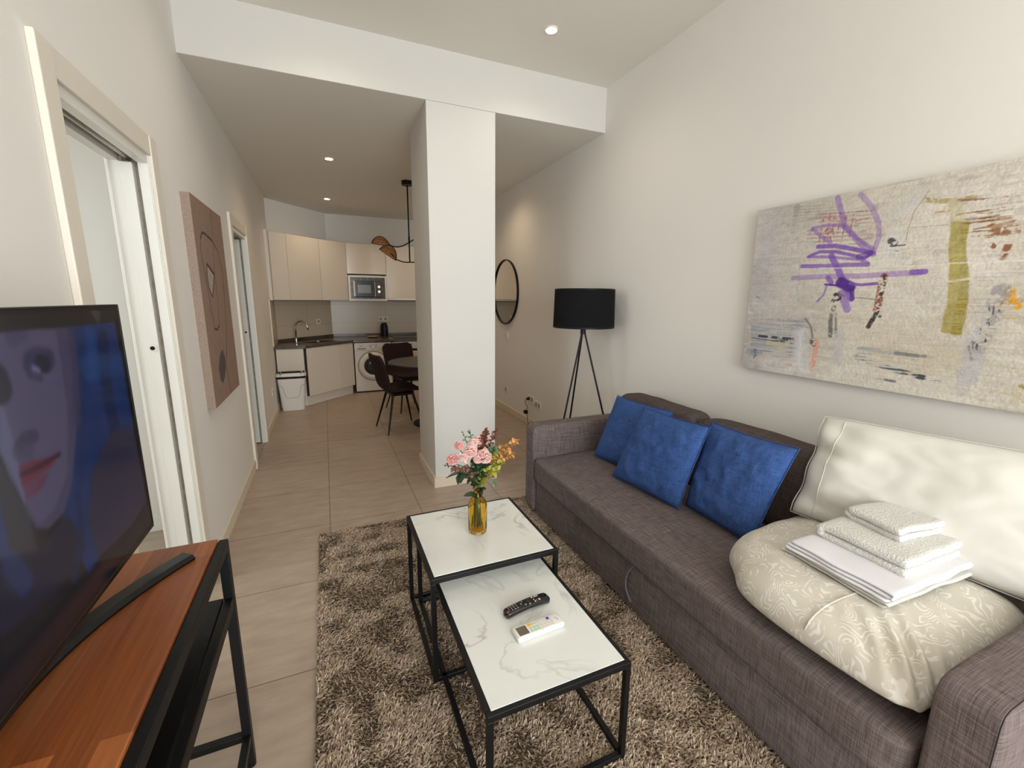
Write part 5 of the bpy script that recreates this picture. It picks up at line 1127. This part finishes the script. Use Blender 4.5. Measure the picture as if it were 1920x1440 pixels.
obj('white_buttons', rects([(0.012+0.012*i, -0.016+0.010*j, 0.009, 0.006) for i in range(4) for j in range(4) if not (i >= 2 and j == 3)], 0.0198), mat('button_pale', (214, 206, 200), 0.5), ar, local=True)
obj('print', rects([(0.068, 0.004, 0.003, 0.005), (0.072, -0.005, 0.002, 0.008)], 0.0198), mat('print_grey', (150, 146, 150), 0.5), ar, local=True)

# ------------------------------------------------------------------ sofa
SX0, SX1, SY0, SY1 = 1.225, 2.120, 0.262, 2.555
so = thing('sofa', 'long charcoal woven fabric sofa bed standing along the right wall', 'sofa', (1.68, 1.41, 0))
obj('base', bx(SX0+0.012, SX1-0.02, SY0+0.10, SY1-0.11, 0.045, 0.275, 0.006), m_sofa, so, 40)
obj('pull_out_front', bx(SX0, SX0+0.03, SY0+0.128, SY1-0.128, 0.048, 0.278, 0.006), m_sofa, so, 40)
def puffy(x0, x1, y0, y1, z0, z1, bev, crown, seg=5, n_=(20, 30), wr=0.0, seed=0):
    t = bmesh.new(); bmesh.ops.create_cube(t, size=1)
    for v in t.verts: v.co = Vector(((x0+x1)/2+v.co.x*(x1-x0), (y0+y1)/2+v.co.y*(y1-y0), (z0+z1)/2+v.co.z*(z1-z0)))
    bmesh.ops.subdivide_edges(t, edges=t.edges, cuts=14, use_grid_fill=True)
    cx, cy, cz = (x0+x1)/2, (y0+y1)/2, (z0+z1)/2
    for v in t.verts:
        p = v.co.copy(); q = Vector((min(max(p.x, x0+bev), x1-bev), min(max(p.y, y0+bev), y1-bev), min(max(p.z, z0+bev), z1-bev))); d = p-q
        ad = [abs(d.x)/bev, abs(d.y)/bev, abs(d.z)/bev]; L = math.sqrt(sum(a*a for a in ad))
        if L > 1: p = q+Vector((d.x, d.y, d.z))/L
        u, v_, w_ = (p.x-cx)/(x1-x0)*2, (p.y-cy)/(y1-y0)*2, (p.z-cz)/(z1-z0)*2
        cr = Vector(crown)
        p += Vector((math.copysign(cr.x, u)*(1-v_**2)*(1-w_**2) if abs(u) > 0.8 else 0, 0, (math.copysign(cr.z, w_)*(1-min(1, abs(u))**3)*(1-min(1, abs(v_))**4) if abs(w_) > 0.3 else 0)))
        if wr: p += Vector((1, 0.3, 1))*wr*noise.noise(p*9+Vector((seed, 0, 0)))
        v.co = p
    return t
obj('seat_cushion', puffy(1.188, 2.00, SY0+0.127, SY1-0.125, 0.280, 0.442, 0.032, (0, 0, 0.006), wr=0.004), m_sofa, so, True, sub=1)
for y0, y1 in ((SY0, SY0+0.125), (SY1-0.122, SY1)):
    a = obj('armrest', puffy(1.205, 2.09, y0, y1, 0.04, 0.645, 0.022, (0, 0, 0), wr=0.0008, seed=y0), m_sofa, so, True, sub=1)
    b = B(); yy = y0+0.012 if y0 < 1 else y0+0.110; tube(b, [(1.2055, yy, 0.10), (1.205, yy, 0.615), (1.213, yy, 0.637), (1.235, yy, 0.645), (1.9, yy, 0.645)], 0.0011, 6); obj('seam', b, m_dark, a, True)
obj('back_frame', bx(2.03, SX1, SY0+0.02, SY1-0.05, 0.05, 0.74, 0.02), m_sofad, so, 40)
def backrest(y0, y1, seed):
    t = puffy(0, 0.17, y0, y1, 0, 0.412, 0.045, (0.015, 0, 0.0), wr=0.006, seed=seed); th = math.radians(17)
    for v in t.verts: 
        x, z = v.co.x, v.co.z; v.co.x = 1.79+x*math.cos(th)+z*math.sin(th)*0.62+0.012; v.co.z = 0.432+z*math.cos(th)*1.02-x*math.sin(th)*0.15
        z += 0; yy = (v.co.y-(y0+y1)/2)/(y1-y0)*2; v.co.z -= 0.010*abs(yy)**6
    return t
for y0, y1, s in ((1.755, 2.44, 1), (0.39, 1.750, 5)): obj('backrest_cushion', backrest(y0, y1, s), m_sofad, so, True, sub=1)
b = B(); tube(b, curve([(1.221, 1.405, 0.29), (1.214, 1.432, 0.25), (1.212, 1.455, 0.19), (1.215, 1.452, 0.13), (1.223, 1.425, 0.075)], 8), 0.0045, 8); tube(b, curve([(1.219, 1.395, 0.29), (1.210, 1.421, 0.25), (1.208, 1.444, 0.19), (1.211, 1.440, 0.13), (1.221, 1.413, 0.08)], 8), 0.0035, 8); obj('pull_strap', b, mat('strap_grey', (112, 102, 106), 0.7), so, True)
for x in (1.30, 2.05):
    for y in (0.34, 2.47): b = B(); cyl(b, (x, y, 0.0), (x, y, 0.05), 0.022, n=14); obj('foot', b, m_blackp, so, 40)

# ------------------------------------------------------------------ cushions
def pillow(name, label, cat, BL, BR, TL, TR, T, m, group=None, seed=0, pinch=0.035, wr=0.006, wf=7, n_=36, power=0.55, flange=0, edge_wave=0):
    BL, BR, TL, TR = map(Vector, (BL, BR, TL, TR)); t = thing(name, label, cat, (BL+BR)/2, 0, group)
    nrm = (BR-BL).cross(TL-BL).normalized()
    if nrm.x > 0: nrm = -nrm
    C = (BL+BR+TL+TR)/4
    def P(u, v, side):
        p = BL*(1-u)*(1-v)+BR*u*(1-v)+TL*(1-u)*v+TR*u*v
        pin = pinch*(math.sin(PI*u)*(abs(2*v-1)**3)+math.sin(PI*v)*(abs(2*u-1)**3)); p = p+(C-p)*pin*1.2
        e = max(0.0, 1-abs(2*u-1)**3.2)*max(0.0, 1-abs(2*v-1)**3.2)
        h = T*0.5*e**power; q = Vector((u*wf+seed*3.1, v*wf, seed))
        k = noise.noise(q)*wr+abs(noise.noise(q*2.1+Vector((5, 2, 0))))*wr*0.8
        edge = min(u, 1-u, v, 1-v)
        if edge_wave: k += 0.011*math.sin(26*v+14*u+2.0*noise.noise(Vector((u*3, v*3, 7))))*math.exp(-u*7)+0.016*max(0, noise.noise(Vector((u*2.2+1.3, v*1.1-u*2.6, 4.0))))-0.014*math.exp(-((u-0.40)**2/0.010+(v-0.22)**2/0.03))
        p = p+nrm*side*(h+k*min(1, edge*9))
        if edge_wave: p += nrm*edge_wave*math.sin(v*17+u*3)*max(0, 1-u*9)
        return p
    b = B(); grid(b, lambda u, v: P(u, v, 1), n_, n_); grid(b, lambda u, v: P(u, v, -1), n_, n_, True)
    bmesh.ops.remove_doubles(b, verts=b.verts, dist=0.0004); bmesh.ops.recalc_face_normals(b, faces=b.faces)
    o = obj('cover', b, m, t, True, sub=1)
    b = B(); rim = [P(k/24, 0, 0) for k in range(24)]+[P(1, k/24, 0) for k in range(24)]+[P(1-k/24, 1, 0) for k in range(24)]+[P(0, 1-k/24, 0) for k in range(25)]
    tube(b, rim, 0.0022, 6); obj('seam', b, m, t, True)
    return t, P, nrm
pillow('throw_cushion', 'blue linen cushion leaning in the sofa corner, furthest from the camera', 'cushion', (1.575, 2.28, 0.452), (1.66, 1.81, 0.452), (1.735, 2.275, 0.850), (1.74, 1.775, 0.858), 0.12, m_blue, 'blue cushions on the sofa', 1)
pillow('throw_cushion', 'blue linen cushion in front, overlapping the one in the corner', 'cushion', (1.485, 1.955, 0.452), (1.535, 1.482, 0.450), (1.60, 1.854, 0.882), (1.60, 1.398, 0.893), 0.13, m_blue, 'blue cushions on the sofa', 4, wr=0.009)
pillow('throw_cushion', 'blue linen cushion nearest the folded bedding', 'cushion', (1.60, 1.505, 0.452), (1.585, 1.120, 0.450), (1.705, 1.490, 0.884), (1.70, 1.050, 0.889), 0.13, m_blue, 'blue cushions on the sofa', 8, wr=0.010)
pw, PF, nn = pillow('bed_pillow', 'large cream pillow propped up behind the folded duvet', 'pillow', (1.715, 1.062, 0.612), (1.860, 0.28, 0.600), (1.885, 1.085, 0.998), (2.02, 0.28, 1.02), 0.13, m_sheet, None, 12, pinch=0.015, wr=0.009, wf=4, n_=44, power=0.5, edge_wave=0.012)
b = B(); tube(b, [PF(0.10+0.004*math.sin(v*9), v, 1)+nn*0.0005 for v in np.linspace(0.03, 0.97, 40)], 0.0016, 6); obj('hem', b, m_sheet, pw, True)

# ------------------------------------------------------------------ duvet
du = thing('folded_duvet', 'folded beige duvet with a pale paisley pattern on the near end of the sofa', 'duvet', (1.55, 0.72, 0.44))
outl = curve([(1.275, 0.955, 0), (1.36, 1.045, 0), (1.52, 1.085, 0), (1.80, 1.10, 0), (1.90, 1.02, 0), (1.92, 0.75, 0), (1.90, 0.45, 0), (1.75, 0.405, 0), (1.50, 0.398, 0), (1.31, 0.393, 0), (1.225, 0.425, 0), (1.200, 0.55, 0), (1.195, 0.74, 0), (1.215, 0.88, 0), (1.275, 0.955, 0)], 8)[:-1]
NO = len(outl); cen = Vector((1.55, 0.72, 0)); NR = 34
def duv(k, r, top):
    p = cen+(outl[k % NO]-cen)*r; h = (1-r**5)**0.5 if r < 1 else 0
    if top:
        z = 0.515+0.105*h-0.02*max(0, (p.x-1.6))
        z += 0.010*noise.noise(Vector((p.x*9, p.y*9, 1)))*min(1, h*2)
        cnr = math.exp(-(((p.x-1.30)**2+(p.y-0.43)**2)/0.012)); z += cnr*0.018*math.sin((p.x-p.y)*95)*1.0-0.02*cnr
    else: z = 0.515-0.068*h
    bul = Vector((0, 0, 0))
    return Vector((p.x, p.y, max(z, 0.4465)))+bul
b = B(); c0 = b.verts.new(duv(0, 0, True)); rows = []
for i in range(1, NR+1): r = (i/NR)**0.75; rows.append([b.verts.new(duv(k, r, True)) for k in range(NO)])
low = [[b.verts.new(duv(k, (i/NR)**0.75, False)) for k in range(NO)] for i in range(NR-1, 0, -3)]
c1 = b.verts.new(duv(0, 0, False))
for k in range(NO): b.faces.new((c0, rows[0][k], rows[0][(k+1) % NO]))
allr = rows+low
for a, c_ in zip(allr[:-1], allr[1:]):
    for k in range(NO): b.faces.new((a[k], c_[k], c_[(k+1) % NO], a[(k+1) % NO]))
for k in range(NO): b.faces.new((allr[-1][k], c1, allr[-1][(k+1) % NO]))
bmesh.ops.recalc_face_normals(b, faces=b.faces); obj('cover', b, m_duvet, du, True, sub=1)
b = B(); sp_ = [duv(0, 0, True)]; pts = []
for y, x0_, x1_ in ((0.655, 1.195, 1.40),):
    for x in np.linspace(x0_, x1_, 14):
        t_ = (x-x0_)/(x1_-x0_); rr = (cen.x-x)/(cen.x-1.19); rr = min(0.999, rr); pts.append(Vector((x, y-0.02*t_, 0.515+0.105*(1-rr**5)**0.5+0.0015)))
tube(b, pts, 0.0028, 6); obj('seam', b, m_duvet, du, True)

# ------------------------------------------------------------------ folded linen
def folded(name, label, cat, c, size, rot, layers, th, m, wr=0.002, amp=0.004, seed=0, group=None, gap=0.0015):
    """serpentine-folded cloth; local x = depth of the pile, local y = width of the visible folded side"""
    t = thing(name, label, cat, c, rot, group); W, D = size[1]/2, size[0]/2; path = []
    step = th+gap; R = step/2
    for k in range(layers):
        z = th/2+k*step; a, e = (-W+R, W-R) if k % 2 == 0 else (W-R, -W+R)
        for s in np.linspace(0, 1, 14): path.append((a+(e-a)*s, z))
        if k < layers-1:
            sg = 1 if k % 2 == 0 else -1
            for q in np.linspace(0.15, 0.85, 5): ph = -PI/2+PI*q; path.append((e+sg*R*math.cos(ph), z+R+R*math.sin(ph)))
    def f(u, v):
        i = min(len(path)-1, int(round(u*(len(path)-1)))); y, z = path[i]; x = (v-0.5)*2*D
        n1 = noise.noise(Vector((x*12+seed, y*12, z*30))); e = abs(2*v-1)
        hgt = z/(layers*step); x += n1*wr*2+(0.004*math.sin(z*400+seed))*e
        return Vector((x, y+noise.noise(Vector((x*10, z*40, seed)))*wr*2, z+amp*hgt*noise.noise(Vector((x*8+seed, y*8, 3)))-amp*0.5*hgt*e**4-0.25*amp*hgt*(abs(y)/W)**4))
    b = B(); grid(b, f, len(path)-1, 18); o = obj('cloth', b, m, t, True, local=True, solid=th*0.98, sub=1); return t
folded('folded_sheet', 'cream folded sheet at the bottom of the stack on the duvet', 'sheet', (1.605, 0.705, 0.624), (0.44, 0.315), math.radians(-3), 3, 0.0055, m_sheet, 0.004, 0.004, 3)
folded('folded_sheet', 'white folded sheet under the large towel', 'sheet', (1.585, 0.698, 0.6445), (0.415, 0.305), math.radians(-1), 3, 0.010, m_sheetw, 0.003, 0.006, 9)
folded('folded_towel', 'large folded white towel with the small one lying on it', 'towel', (1.645, 0.690, 0.672), (0.31, 0.265), math.radians(-1), 2, 0.029, m_towel, 0.002, 0.006, 14)
folded('folded_towel', 'small folded white towel on top of the stack', 'towel', (1.700, 0.708, 0.728), (0.215, 0.178), math.radians(-6), 2, 0.023, m_towel, 0.002, 0.004, 21)
